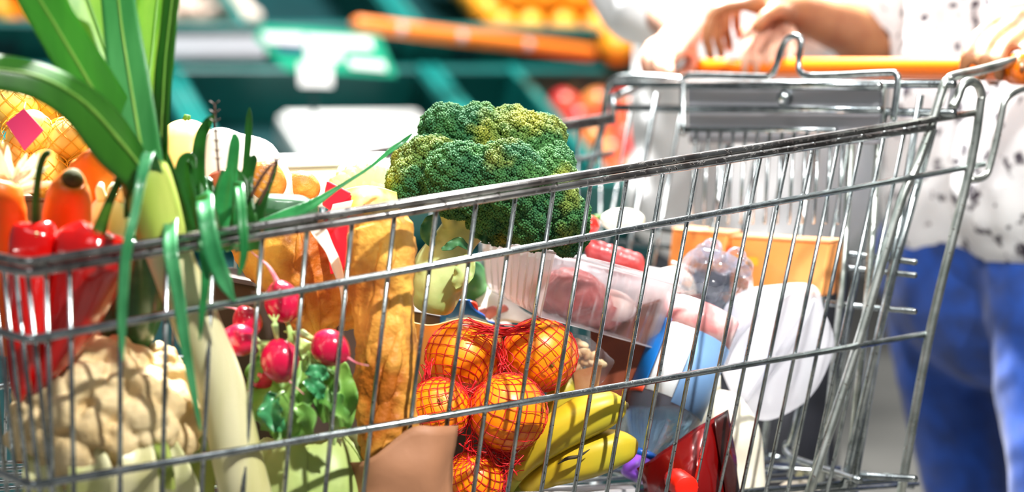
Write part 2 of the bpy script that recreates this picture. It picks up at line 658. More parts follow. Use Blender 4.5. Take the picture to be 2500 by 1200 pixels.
def pepper(label, body, stem, lobes=3, ph=0.0):
    pts, rs = pspline(body, 46)
    t = thing('red_pepper', label, 'pepper', tuple(pts[0]), 'long red peppers')
    b = MB()
    n = 46
    b.tube(pts, rs, 36, mod=lambda u, th: 1 + (0.09 * (1 - u)) * math.cos(lobes * th + ph) + 0.05 * math.sin(2 * th + 6 * u))
    b.build('pepper_body', M_pepper, t)
    sp_, sr = pspline(stem, 18)
    st = MB().tube(sp_, sr, 12)
    st.build('stem', M_stem, t)
    cx = MB()
    c0 = sp_[0]
    ax = (sp_[3] - sp_[0]).normalized()
    e1 = ax.orthogonal().normalized()
    e2 = ax.cross(e1)
    V = [c0 + ax * 0.004]
    m = 18
    for k in range(m):
        th = 2 * PI * k / m
        d = e1 * math.cos(th) + e2 * math.sin(th)
        V.append(c0 + d * 0.007 + ax * 0.002)
    for k in range(m):
        th = 2 * PI * k / m
        d = e1 * math.cos(th) + e2 * math.sin(th)
        V.append(c0 + d * (0.013 if k % 3 else 0.017) - ax * 0.003)
    Fc = [(0, 1 + k, 1 + (k + 1) % m) for k in range(m)] + [(1 + k, 1 + m + k, 1 + m + (k + 1) % m, 1 + (k + 1) % m) for k in range(m)]
    V2 = [Vector(v) - ax * 0.002 for v in V]
    k0 = len(V)
    cx.add(V + V2, Fc + [tuple(k0 + i for i in reversed(f)) for f in Fc])
    cx.build('calyx', mat('calyx', '#6f9a45', 0.5, col2='#b6c99a', scale=60), t)
    return t


pepper('shiny red pepper with a tall upright green stem, in the trolley corner',
       [(92, 540, 1.545, 22), (92, 548, 1.545, 48), (88, 580, 1.545, 64), (82, 680, 1.545, 62), (66, 820, 1.545, 50), (52, 930, 1.545, 28), (46, 985, 1.545, 5)],
       [(88, 556, 1.542, 13), (88, 520, 1.542, 11), (90, 460, 1.54, 9), (100, 400, 1.54, 9), (112, 376, 1.54, 9), (123, 374, 1.54, 8)])
pepper('long red pepper with creased shoulders, slanting down beside the leek',
       [(240, 560, 1.535, 26), (238, 565, 1.535, 66), (234, 585, 1.535, 84), (228, 620, 1.535, 86), (212, 680, 1.54, 80), (172, 790, 1.545, 62), (128, 880, 1.545, 38), (92, 940, 1.545, 18), (78, 962, 1.545, 4)],
       [(238, 576, 1.532, 20), (250, 540, 1.532, 15), (268, 490, 1.53, 11), (286, 450, 1.53, 10), (295, 418, 1.53, 11)], 4, 0.6)

# carrots
M_carrot = mat('carrot', '#ee8428', 0.42, col2='#dd6a12', scale=18, bump=0.12, bscale=70, stretch=(1, 1, 0.4))
M_ctop = mat('carrot_top', '#5b5a2a', 0.8, col2='#3a3318', scale=60)


def carrot(label, rows, cap=True):
    pts, rs = pspline(rows, 40)
    t = thing('carrot', label, 'carrot', tuple(pts[0]), 'thick carrots')
    MB().tube(pts, rs, 28, mod=lambda u, th: 1 + 0.012 * math.sin(55 * u) + 0.02 * math.sin(2 * th + 9 * u)).build('root', M_carrot, t)
    if cap:
        ax = (pts[0] - pts[4]).normalized()
        c = MB()
        c.sphere(pts[0] - ax * 0.002, px(27, 1.6), 16, 8, (1, 1, 0.5), ax.to_track_quat('Z', 'Y').to_matrix())
        c.build('crown_scar', M_ctop, t)
    return t


carrot('thick orange carrot standing upright with a dark cut crown', [(178, 432, 1.585, 20), (176, 440, 1.588, 36), (170, 470, 1.592, 52), (163, 530, 1.60, 58), (160, 620, 1.615, 56), (158, 720, 1.63, 48), (156, 860, 1.64, 30)])
carrot('orange carrot leaning behind the upright carrot, half hidden by the leek', [(205, 372, 1.66, 10), (212, 385, 1.66, 40), (225, 430, 1.665, 58), (240, 500, 1.67, 58), (250, 600, 1.675, 48), (255, 760, 1.68, 28)], False)
carrot('fat orange carrot at the very front of the trolley, cut by the picture edge', [(0, 440, 1.58, 30), (-2, 458, 1.58, 54), (-2, 520, 1.585, 66), (0, 600, 1.59, 64), (10, 720, 1.60, 50), (20, 860, 1.61, 28)], False)

# leek
M_leek = mat('leek_shaft', '#e9e7bb', 0.35, col2='#d9d98e', scale=14, stretch=(1, 1, 0.12), thin=0.12, coat=0.2)
M_lw = mat('leek_white', '#e4deb4', 0.35, col2='#cfcb8c', scale=30, stretch=(1, 1, 0.1), thin=0.1, coat=0.2)
M_ll = mat('leek_leaf_light', '#a9cc52', 0.38, col2='#6ba636', scale=26, stretch=(1, 1, 0.1), thin=0.35)
M_lm = mat('leek_leaf', '#42902a', 0.36, col2='#266f1c', scale=24, stretch=(1, 1, 0.12), thin=0.32)
M_lb = mat('leek_leaf_blue', '#5cab62', 0.36, col2='#388a46', scale=24, stretch=(1, 1, 0.12), thin=0.28)
M_ld = mat('leek_leaf_dark', '#37741f', 0.36, col2='#225715', scale=24, stretch=(1, 1, 0.12), thin=0.22)
lp_, lr_ = pspline([(618, 1290, 1.60, 66), (582, 1130, 1.585, 63), (540, 950, 1.575, 60), (480, 790, 1.56, 58), (432, 670, 1.55, 56), (402, 590, 1.545, 57), (375, 500, 1.545, 62), (352, 420, 1.545, 60), (345, 380, 1.545, 40)], 50)
leek = thing('leek', 'tall leek with fanned green leaves and a pale shaft through the wire side', 'leek', tuple(lp_[0]))
MB().tube(lp_[:31], lr_[:31], 28).build('white_shaft', M_lw, leek)
MB().tube(lp_[30:], [r * 1.02 for r in lr_[30:]], 28, mod=lambda u, th: 1 + 0.03 * math.cos(6 * th)).build('green_shaft', mat('leek_neck', '#d2d873', 0.38, col2='#93b23e', scale=20, stretch=(1, 1, 0.1), thin=0.2), leek)
lb = MB()
for k in range(40):
    a = RNG.rand() * 2 * PI
    b0 = lp_[0]
    e = b0 + Vector((math.cos(a) * .02 * RNG.rand(), math.sin(a) * .02 * RNG.rand(), -0.03 - 0.02 * RNG.rand()))
    lb.tube([b0 + Vector((math.cos(a), math.sin(a), 0)) * .012, e], [0.0009, 0.0004], 4)
tag(lb.build('roots', M_lw, leek), kind='stuff')


def leek_leaf(rows, m, nrm=(0.1, -1, 0.1), fold=0.28, wave=0.05, n=44):
    pts, w_ = pspline(rows, n)
    lf = MB().ribbon(pts, w_, nrm, fold, 0.0012, wave, 0.35, 8).build('leaf', m, leek)
    mid = MB().tube([p + Vector((0, -.0006, 0)) for p in pts], [max(.0005, v * .034) for v in w_], 8)
    mid.build('midrib', mat('leek_midrib', '#8abb50', .4, col2='#6ea33e', scale=30, stretch=(1, 1, .1), thin=.2), lf)


leek_leaf([(365, 520, 1.545, 120), (355, 430, 1.53, 110), (290, 340, 1.51, 140), (200, 245, 1.49, 130), (90, 185, 1.47, 108), (-40, 165, 1.455, 96), (-120, 165, 1.45, 60)], M_ld, (0.45, -0.8, 0.55), -0.3)
leek_leaf([(372, 520, 1.56, 116), (340, 420, 1.555, 120), (275, 300, 1.545, 130), (205, 180, 1.535, 130), (140, 70, 1.525, 120), (80, -30, 1.515, 112), (30, -120, 1.51, 90)], M_lm, (0.5, -0.8, 0.35), 0.12)
leek_leaf([(375, 500, 1.58, 110), (335, 380, 1.59, 120), (300, 250, 1.60, 128), (258, 120, 1.61, 128), (215, 0, 1.62, 120), (180, -100, 1.63, 100)], M_ll, (0.35, -1, 0.0), 0.15)
leek_leaf([(375, 560, 1.538, 70), (362, 450, 1.538, 86), (340, 330, 1.545, 104), (318, 200, 1.555, 104), (298, 70, 1.565, 92), (285, -40, 1.57, 84), (278, -120, 1.57, 70)], M_lb, (-0.15, -1, 0.1), 0.12)
leek_leaf([(372, 480, 1.575, 90), (360, 380, 1.585, 96), (358, 260, 1.60, 108), (372, 130, 1.62, 112), (385, 0, 1.635, 110), (395, -110, 1.645, 90)], M_ll, (-0.3, -1, 0.1), 0.15)
leek_leaf([(388, 500, 1.56, 60), (392, 400, 1.56, 62), (396, 280, 1.565, 68), (404, 150, 1.57, 72), (416, 40, 1.575, 72), (428, -60, 1.58, 62)], M_ld, (-0.75, -0.7, 0.1), 0.12)

# cauliflower
M_cauli = mat('cauliflower_curd', '#dcc699', 0.75, col2='#c7ab7a', scale=24, bump=0.5, bscale=260, bdist=0.0012, sss=0.15)
M_cleaf = mat('cauliflower_leaf', '#c9cf7c', 0.5, col2='#e9e6bb', scale=16, thin=0.2)
M_cleafg = mat('cauliflower_leaf_green', '#7f9c3c', 0.5, col2='#b3bf62', scale=22, thin=0.2)
cc = P(262, 1015, 1.60)
cauli = thing('cauliflower', 'cream cauliflower head with cut leaf stubs in the trolley corner', 'cauliflower', tuple(cc - Vector((0, 0, .07))))
cb = MB()
R_ = 0.058
cb.sphere(cc, R_ * .9, 20, 12)
for k in range(74):
    z = 1 - 2 * (k + .5) / 74
    th = k * 2.39996
    d = Vector((math.sqrt(1 - z * z) * math.cos(th), math.sqrt(1 - z * z) * math.sin(th), z))
    if d.z < -0.75:
        continue
    big = 1 + 0.10 * noise.noise(d * 2.3)
    r = 0.0125 + 0.006 * RNG.rand()
    cb.sphere(cc + Vector((d.x * 1.08, d.y, d.z * 0.94)) * (R_ * big), r, 12, 8)
    for j in range(3):
        q = (d + Vector(RNG.randn(3)) * 0.18).normalized()
        cb.sphere(cc + Vector((q.x * 1.08, q.y, q.z * .94)) * (R_ * big + r * .55), 0.005 + 0.003 * RNG.rand(), 10, 8)
co = cb.build('curd', M_cauli, cauli)
remesh(co, 0.0017, 5)
ripple(co, 0.0014, 90, 3, 0.0005, 300)
for k, (rows, m) in enumerate([
    ([(330, 1215, 1.525, 130), (335, 1160, 1.520, 110), (338, 1110, 1.525, 84), (340, 1062, 1.535, 70)], M_lw),
    ([(225, 1200, 1.53, 120), (222, 1150, 1.522, 110), (215, 1120, 1.525, 90), (205, 1098, 1.53, 60)], M_cleaf),
    ([(385, 1190, 1.53, 90), (384, 1140, 1.528, 80), (384, 1105, 1.532, 66), (386, 1078, 1.54, 36)], M_cleafg),
    ([(440, 1215, 1.56, 110), (438, 1170, 1.55, 84), (430, 1120, 1.55, 50), (420, 1080, 1.55, 24)], M_cleaf),
    ([(110, 1215, 1.55, 110), (100, 1170, 1.54, 90), (85, 1130, 1.545, 60), (70, 1100, 1.55, 30)], M_cleaf),
    ([(480, 1200, 1.60, 90), (486, 1140, 1.60, 80), (480, 1080, 1.60, 50), (470, 1040, 1.60, 24)], M_cleafg)]):
    pts, w_ = pspline([(a, b_, c_ + .012, d) for a, b_, c_, d in rows], 14)
    MB().ribbon(pts, w_, (0, -1, .2), 0.3, 0.004, 0.06, 1.0, 8).build('leaf_stub', m, cauli)

# chives / spring onion greens hanging over the rail
M_ch = mat('chive', '#2f8a4a', 0.35, col2='#1d6b35', scale=40, thin=0.15, coat=0.2)
M_chd = mat('chive_dark', '#1f5a1c', 0.4, col2='#153f14', scale=40, thin=0.12)
M_chl = mat('chive_pale', '#4a9d66', 0.34, col2='#2c7d4a', scale=40, thin=0.15, coat=0.3)
chv = thing('spring_onion_bunch', 'bunch of spring onion greens drooping over the top rail beside the leek', 'spring onions', tuple(P(560, 640, 1.60)))


def blade(rows, m, nrm=(0, -1, .15), name='blade', fold=0.35):
    pts, w_ = pspline(rows, 30)
    MB().ribbon(pts, w_, nrm, fold, 0.0007, 0, 1, 4).build(name, m, chv)


up = [([(470, 600, 1.60, 50), (466, 520, 1.60, 52), (450, 440, 1.60, 44), (452, 395, 1.60, 36), (468, 388, 1.60, 26), (476, 410, 1.595, 8)], M_chd),
      ([(500, 600, 1.61, 40), (490, 500, 1.61, 40), (484, 420, 1.61, 36), (490, 340, 1.61, 30), (508, 300, 1.61, 24), (526, 278, 1.61, 4)], M_chd),
      ([(560, 600, 1.61, 44), (560, 500, 1.61, 44), (566, 420, 1.61, 30), (574, 350, 1.61, 26), (572, 326, 1.61, 10)], M_ch),
      ([(590, 600, 1.62, 50), (596, 500, 1.62, 48), (604, 430, 1.62, 34), (618, 390, 1.62, 24), (622, 378, 1.62, 6)], M_chd),
      ([(596, 560, 1.63, 20), (600, 420, 1.63, 16), (606, 340, 1.63, 18), (608, 290, 1.63, 16), (609, 262, 1.63, 3)], M_chd),
      ([(530, 590, 1.595, 46), (540, 520, 1.595, 50), (552, 450, 1.595, 36), (562, 400, 1.595, 10)], M_ch),
      ([(610, 590, 1.63, 40), (630, 520, 1.63, 34), (650, 470, 1.63, 16), (668, 430, 1.63, 8), (678, 395, 1.63, 4)], M_chd),
      ([(450, 560, 1.585, 60), (425, 470, 1.575, 50), (398, 390, 1.565, 40), (376, 325, 1.555, 26), (370, 300, 1.55, 8)], M_chd),
      ([(640, 556, 1.62, 40), (700, 528, 1.64, 34), (760, 500, 1.66, 24), (830, 455, 1.68, 10), (900, 410, 1.70, 7), (950, 370, 1.72, 12), (985, 345, 1.73, 12), (1006, 326, 1.73, 3)], M_ch)]
for r_, m in up:
    blade(r_, m)
for k in range(7):
    x_ = 455 + k * 24
    blade([(x_ + 20, 610, 1.61 + .006 * (k % 3), 40), (x_ + 8, 540, 1.605, 46), (x_ + 12 * (k % 2), 480 - 14 * (k % 3), 1.61, 40), (x_ + 16 - 6 * (k % 3), 430 - 16 * (k % 2), 1.615, 6)], (M_chd, M_ch, M_chd)[k % 3])
for r_, m in [
    ([(520, 560, 1.59, 40), (505, 500, 1.565, 44), (502, 490, 1.545, 44), (506, 540, 1.522, 42), (522, 620, 1.518, 46), (545, 680, 1.52, 40), (562, 715, 1.522, 20), (574, 735, 1.523, 4)], M_chl),
    ([(440, 570, 1.58, 40), (425, 545, 1.55, 40), (418, 545, 1.53, 34), (418, 620, 1.50, 36), (436, 720, 1.50, 32), (452, 840, 1.502, 26), (470, 940, 1.503, 20), (490, 1050, 1.505, 6)], M_chl),
    ([(400, 470, 1.545, 20), (372, 380, 1.52, 26), (360, 385, 1.50, 30), (345, 440, 1.48, 26), (330, 520, 1.47, 22), (312, 600, 1.462, 26), (302, 700, 1.462, 26), (298, 800, 1.465, 22), (300, 880, 1.466, 5)], M_chl),
    ([(590, 560, 1.60, 26), (584, 460, 1.58, 26), (586, 470, 1.56, 24), (592, 540, 1.54, 24), (596, 610, 1.535, 20), (590, 650, 1.535, 14), (582, 672, 1.535, 3)], M_ch),
    ([(490, 580, 1.58, 26), (488, 570, 1.55, 26), (498, 600, 1.525, 26), (502, 680, 1.52, 22), (494, 760, 1.52, 16), (488, 830, 1.52, 4)], M_ch)]:
    blade(r_, m, name='hanging_blade')
for rows in ([(534, 420, 1.60, 4), (530, 370, 1.60, 3), (526, 310, 1.60, 3), (524, 255, 1.60, 2)], [(630, 500, 1.6, 4), (655, 450, 1.6, 4), (672, 400, 1.6, 3), (678, 390, 1.6, 2)], [(612, 480, 1.6, 4), (640, 430, 1.6, 4), (666, 398, 1.6, 3)]):
    pts, w_ = pspline(rows, 16)
    sprig = MB().tube(pts, w_, 6)
    for i in range(3, 16, 2):
        for s in (-1, 1):
            sprig.tube([pts[i], pts[i] + Vector((s * .004, -.001, .003))], [0.0006, 0.0002], 4)
    sprig.build('sprig', mat('sprig', '#4c2f25', 0.6), chv)

# courgettes
M_cour = mat('courgette', '#1f4a2a', 0.3, col2='#3c6a45', scale=60, lo=0.5, hi=0.8, coat=0.3)


def courgette(label, rows):
    pts, rs = pspline(rows, 30)
    t = thing('courgette', label, 'courgette', tuple(pts[0]), 'dark green courgettes')
    MB().tube(pts, rs, 24, mod=lambda u, th: 1 + 0.03 * math.cos(8 * th)).build('courgette_body', M_cour, t)
    q = (pts[0] - pts[1]).normalized()
    MB().tube([pts[0], pts[0] + q * 0.012], [rs[0] * .9, rs[0] * .6], 8).build('stalk', M_stem, t)


courgette('dark green courgette lying behind the spring onions on the bread', [(628, 510, 1.70, 12), (640, 512, 1.70, 38), (690, 520, 1.70, 46), (740, 522, 1.70, 44), (772, 520, 1.70, 26), (778, 520, 1.7, 5)])
courgette('dark courgette standing in the shade between red pepper and leek', [(335, 600, 1.60, 20), (332, 612, 1.60, 56), (325, 680, 1.605, 74), (315, 770, 1.61, 78), (305, 830, 1.62, 60), (300, 850, 1.62, 10)])

# radishes
M_rad = mat('radish', '#c3123f', 0.22, coat=0.5, col2='#a00c34', scale=30, lo=0.5, hi=0.8)
M_radt = mat('radish_tail', '#e9a0ac', 0.45, col2='#d76a80', scale=60)
M_rl = mat('radish_leaf', '#86b254', 0.4, col2='#4c8a38', scale=26, thin=0.25)
M_rls = mat('radish_stalk', '#b8cf86', 0.45, col2='#8fb55a', scale=40)


def radish(label, c, r, tail, Y, squash=1.1):
    cp = P(*c, Y)
    tp = [P(x, y, Y + dy) for x, y, dy in tail]
    ax = (tp[0] - cp).normalized()
    rr = px(r, Y)
    t = thing('radish', label, 'radish', tuple(cp - Vector((0, 0, rr))), 'bunch of radishes')
    b = MB()
    b.sphere(cp, rr, 28, 18, (1, 1, squash), ax.to_track_quat('Z', 'Y').to_matrix(), fn=lambda ph, th: 1 + 0.025 * math.cos(3 * th) + 0.10 * max(0, math.cos(ph)) ** 8)
    b.build('bulb', M_rad, t)
    base = cp + ax * rr * squash * 0.98
    pts = [Vector(v) for v in spline([base] + tp, 20)]
    MB().tube(pts, [max(0.0004, px(12, Y) * (1 - i / 19) ** 1.6) for i in range(20)], 10).build('taproot', M_radt, t)
    top = cp - ax * rr * squash * 0.96
    s = MB()
    for k in range(3):
        e = ax.orthogonal().normalized()
        s.tube([top, top - ax * .012 + e * .002 * (k - 1), top - ax * .025 + Vector((0.004 * (k - 1), .008, -0.006))], [0.0016, 0.0013, 0.0008], 6)
    s.build('leaf_stalks', M_rls, t)
    return t


radish('largest bright radish, its taproot pointing down over the leaves', (684, 878), 48, [(690, 918, 0), (712, 935, -.003), (742, 962, -.004)], 1.612)
radish('bright radish with its long taproot reaching over the baguette', (806, 848), 45, [(840, 866, -.004), (868, 884, -.008), (900, 892, -.01)], 1.628)
radish('big radish in shade with its taproot curling upward', (690, 738), 46, [(678, 690, 0), (655, 650, 0), (620, 620, 0), (605, 605, 0)], 1.64)
radish('small glossy radish beside the leek, lower of two', (585, 830), 40, [(552, 826, -.002), (535, 815, -.004), (525, 812, -.004)], 1.607)
radish('small dark radish sitting above another beside the leek', (604, 786), 36, [(590, 760, 0), (570, 752, 0), (545, 750, 0)], 1.645)
radish('shaded radish mostly hidden behind the largest one', (652, 912), 40, [(630, 925, 0), (612, 945, 0), (600, 962, 0)], 1.65)
rl = thing('radish_leaves', 'crumpled green radish leaves under the bright radishes', 'radish leaves', tuple(P(740, 1010, 1.65)))
LEAVES = [([(700, 900, 1.64, 16), (690, 950, 1.625, 60), (690, 1000, 1.62, 100), (700, 1040, 1.625, 90), (720, 1075, 1.63, 20)], M_rl),
          ([(740, 880, 1.64, 16), (735, 930, 1.63, 50), (725, 980, 1.622, 84), (715, 1030, 1.62, 60), (705, 1062, 1.625, 12)], M_rl),
          ([(660, 920, 1.65, 20), (650, 960, 1.64, 70), (645, 1010, 1.635, 90), (650, 1050, 1.64, 30)], M_rl),
          ([(760, 860, 1.65, 20), (770, 890, 1.64, 50), (785, 930, 1.635, 70), (790, 980, 1.64, 60), (795, 1030, 1.65, 14)], M_rl),
          ([(820, 880, 1.67, 20), (830, 920, 1.66, 60), (835, 980, 1.655, 80), (840, 1040, 1.66, 30)], M_rl),
          ([(700, 830, 1.66, 20), (730, 840, 1.655, 40), (760, 880, 1.65, 60), (800, 910, 1.65, 30)], M_rls),
          ([(745, 910, 1.62, 10), (770, 905, 1.618, 36), (790, 915, 1.62, 30), (800, 925, 1.622, 6)], M_chl),
          ([(742, 930, 1.615, 10), (765, 940, 1.612, 40), (780, 960, 1.614, 30), (785, 975, 1.616, 6)], M_chl),
          ([(640, 850, 1.66, 10), (630, 900, 1.655, 40), (625, 960, 1.655, 50), (630, 1020, 1.66, 20)], M_rl),
          ([(680, 960, 1.618, 10), (665, 985, 1.612, 50), (668, 1020, 1.612, 56), (690, 1050, 1.616, 16)], M_chl),
          ([(720, 990, 1.612, 10), (745, 1010, 1.606, 44), (752, 1045, 1.61, 40), (745, 1078, 1.616, 8)], M_rl),
          ([(770, 960, 1.622, 10), (800, 975, 1.616, 50), (828, 1000, 1.618, 44), (850, 1030, 1.624, 8)], M_rl),
          ([(655, 870, 1.645, 8), (640, 885, 1.64, 34), (620, 910, 1.64, 40), (612, 945, 1.644, 8)], M_rl),
          ([(790, 940, 1.63, 14), (805, 990, 1.625, 26), (815, 1040, 1.625, 26), (812, 1085, 1.63, 10)], M_rls)]
for rows, m in LEAVES:
    pts, w_ = pspline(rows, 22)
    b = MB()
    b.ribbon(pts, w_, (RNG.uniform(-.4, .4), -1, RNG.uniform(.2, .7)), RNG.uniform(.15, .6), 0.0006, 0.55, 0.8, 10, RNG.rand() * 6)
    o = b.build('leaf', m, rl)
    ripple(o, 0.0016, 60, RNG.rand() * 9)

# cabbage under the radishes
M_cab = mat('cabbage', '#bcc987', 0.42, col2='#9db263', scale=10, bump=0.25, bscale=50, stretch=(1, 1, .4), thin=0.1)
cab = thing('cabbage', 'pale green cabbage half hidden below the radish leaves', 'cabbage', tuple(P(750, 1330, 1.70)))
ccen = P(750, 1215, 1.70)
b = MB().sphere(ccen, 0.056, 40, 26, (1.08, 1, .98))
ripple(b.build('head', M_cab, cab), 0.003, 30, 2)
for k, a in enumerate((-2.2, -1.5, -0.8, 0.2)):
    q = MB()
    V, Fc = [], []
    for i in range(13):
        for j in range(13):
            th = a + (j / 12 - .5) * 1.5
            ph = 0.55 + i / 12 * 1.7
            r = 0.060 + 0.004 * k * 0.3 + (0.012 * max(0, .4 - i / 12)) + 0.0016 * math.sin(7 * th + k)
            V.append(ccen + Vector((1.08 * math.sin(ph) * math.cos(th), math.sin(ph) * math.sin(th), .98 * math.cos(ph))) * r)
    for i in range(12):
        for j in range(12):
            p = i * 13 + j
            Fc.append((p, p + 13, p + 14, p + 1))
    q.add(V, Fc)
    o = q.build('outer_leaf', M_cab, cab)
    so = o.modifiers.new('th', 'SOLIDIFY')
    so.thickness = 0.0015

# bread
M_crust = mat('crust', '#a65a10', 0.55, col2='#e6aa48', scale=18, lo=0.40, hi=0.60, bump=0.9, bscale=70, bdist=0.005, col3='#6e3308', scale3=22, lo3=0.56, hi3=0.70)
M_crumb = mat('crumb', '#f2e3c2', 0.85, col2='#e4cd9c', scale=40, bump=0.6, bscale=90)
M_kraft = mat('kraft_paper', '#a87757', 0.6, col2='#8f6145', scale=5, bump=0.35, bscale=26, bdist=0.004)


def loaf(label, rows, flat, seed, slashes, hint=(0, -1, 0), name='baguette'):
    pts, rs = pspline(rows, 130)
    t = thing(name, label, 'bread', tuple(pts[-1]), 'crusty loaves')
    b = MB().tube(pts, rs, 72, flat=flat, hint=hint)
    o = b.build('crust', M_crust, t)
    ripple(o, 0.0062, 24, seed, 0.0026, 85)
    ripple(o, 0.0012, 210, seed + 3, 0.0006, 420)
    ax = (pts[-1] - pts[0]).normalized()
    for (u, x, wd) in slashes:                      # raised slash lips across the loaf
        i = int(u * 129)
        c = pts[i] + Vector((0, -rs[i] * flat * 0.97, 0))
        side = RIGHT * rs[i]
        e = MB()
        row = [c + side * (-.35 + x) - ax * -min(rs[i] * 2.2, .036) + Vector((0, rs[i] * .10, 0)), c + side * x, c + side * (.35 + x) - ax * min(rs[i] * 2.2, .036) + Vector((0, rs[i] * .10, 0))]
        pp = [Vector(v) for v in spline(row, 16)]
        e.tube(pp, [wd * math.sin(PI * (k + .7) / 16.4) + .0004 for k in range(16)], 8, flat=0.6)
        ripple(e.build('slash', M_crust, t), 0.002, 90, u * 9)
    return t


loaf('long golden baguette standing upright in brown paper', [(914, 524, 1.69, 30), (916, 530, 1.69, 54), (925, 552, 1.69, 74), (935, 620, 1.688, 78), (940, 720, 1.686, 76), (938, 850, 1.684, 78), (938, 950, 1.682, 78), (938, 1050, 1.682, 72), (932, 1110, 1.682, 60), (930, 1150, 1.682, 30)], 0.85, 1.0,
     [(.36, .1, .007), (.49, -.2, .008), (.62, .25, .007), (.76, -.1, .007)])
loaf('broken crusty loaf with a white wrapper edge, left of the baguette', [(640, 500, 1.765, 70), (660, 560, 1.765, 108), (715, 640, 1.765, 112), (760, 730, 1.765, 92), (790, 800, 1.765, 60), (800, 818, 1.765, 20)], 0.6, 5.0,
     [(.42, .2, .006), (.6, .1, .006)], name='bread_loaf')
loaf('orange crusted loaf wedged behind the baguette', [(872, 524, 1.775, 30), (871, 532, 1.775, 50), (868, 560, 1.775, 58), (862, 640, 1.775, 56), (858, 720, 1.775, 50), (856, 800, 1.775, 20)], 0.8, 9.0, [(.5, 0, .005)], name='bread_loaf')
# white wrapper edge along the broken loaf
wr = MB()
pts, w_ = pspline([(772, 555, 1.72, 40), (800, 600, 1.715, 30), (825, 660, 1.712, 24), (840, 720, 1.712, 18), (838, 760, 1.712, 10)], 24)
wr.ribbon(pts, w_, (.6, -1, 0), .2, .0008, .2, .8, 6)
tag(wr.build('bread_wrapper', mat('white_film', '#f3f1ea', 0.4, thin=0.25)), 'torn white paper wrapper along the broken loaf', 'wrapper')
# red and white packet behind the bread
rp = thing('snack_packet', 'red and white packet sticking up between the loaves', 'packet', tuple(P(820, 640, 1.74)))
for nm, q, m in (('packet_film', [(790, 520), (858, 475), (842, 660), (806, 670)], mat('packet_red', '#d8142c', 0.3, coat=.4)), ('packet_top', [(798, 440), (856, 470), (846, 545), (786, 500)], mat('packet_red2', '#e0243a', 0.3, coat=.4)),
                 ('packet_seam', [(812, 498), (862, 488), (850, 528), (800, 540)], mat('white_film', '#f3f1ea', .4))):
    Y_ = 1.738 if nm != 'packet_seam' else 1.736
    p4 = [P(x, y, Y_) for x, y in q]
    MB().hexa([p + Vector((0, .006 if nm != 'packet_seam' else .001, 0)) for p in p4], p4).build(nm, m, rp, smooth=False, bevel=.001)

# brown paper bread bag, front and back wall, open top
bag = thing('paper_bag', 'brown kraft paper bag around the foot of the baguette', 'paper bag', tuple(P(985, 1300, 1.67)))


def sheet(grid_rows, th, name, m, parent, seed=0, amp=0.002, sc=30, n=18):
    """grid_rows: rows of (px,py,Y); a crumpled sheet with thickness"""
    G = np.array(grid_rows, float)
    V = []
    cols = [spline(G[i], n) for i in range(len(G))]
    full = [spline([c[j] for c in cols], n) for j in range(n)]
    for i in range(n):
        for j in range(n):
            V.append(P(*full[j][i]))
    Fc = [(i * n + j, i * n + j + 1, (i + 1) * n + j + 1, (i + 1) * n + j) for i in range(n - 1) for j in range(n - 1)]
    o = MB().add(V, Fc).build(name, m, parent)
    ripple(o, amp, sc, seed)
    so = o.modifiers.new('th', 'SOLIDIFY')
    so.thickness = th
    return o


sheet([[(846, 1128, 1.665), (905, 1118, 1.648), (1000, 1045, 1.648), (1060, 1040, 1.652), (1112, 1036, 1.675)],
       [(850, 1240, 1.665), (905, 1240, 1.646), (1000, 1240, 1.646), (1060, 1240, 1.652), (1100, 1240, 1.675)],
       [(850, 1330, 1.665), (905, 1330, 1.65), (1000, 1330, 1.65), (1060, 1330, 1.655), (1090, 1330, 1.675)]], .0006, 'front_wall', M_kraft, bag, 3, .0050, 26)
sheet([[(846, 1150, 1.668), (900, 1150, 1.72), (1000, 1120, 1.735), (1060, 1080, 1.725), (1112, 1040, 1.678)],
       [(850, 1240, 1.668), (900, 1240, 1.72), (1000, 1240, 1.735), (1060, 1240, 1.725), (1100, 1240, 1.678)],
       [(850, 1330, 1.668), (900, 1330, 1.72), (1000, 1330, 1.73), (1060, 1330, 1.72), (1090, 1330, 1.678)]], .0006, 'back_wall', M_kraft, bag, 6, .002, 28)

# added dark block behind the loaves, standing in for shade in the gaps
dc = thing('shade_block', 'added dark block standing in for shade behind the radishes and baguette', 'carton', tuple(P(900, 1330, 1.88)))
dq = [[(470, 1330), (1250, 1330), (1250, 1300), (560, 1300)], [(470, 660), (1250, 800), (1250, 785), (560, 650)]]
DM = mat('gap_shade', '#3a2a22', .7, col2='#2a1f1a', scale=9)
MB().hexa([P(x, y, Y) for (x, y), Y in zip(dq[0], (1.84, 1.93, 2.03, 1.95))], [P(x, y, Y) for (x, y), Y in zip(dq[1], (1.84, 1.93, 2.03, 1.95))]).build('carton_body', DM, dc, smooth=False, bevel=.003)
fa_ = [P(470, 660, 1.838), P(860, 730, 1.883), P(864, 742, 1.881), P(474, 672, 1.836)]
MB().hexa(fa_, [p + Vector((0, .003, 0)) for p in fa_]).build('carton_flap', DM, dc, smooth=False)
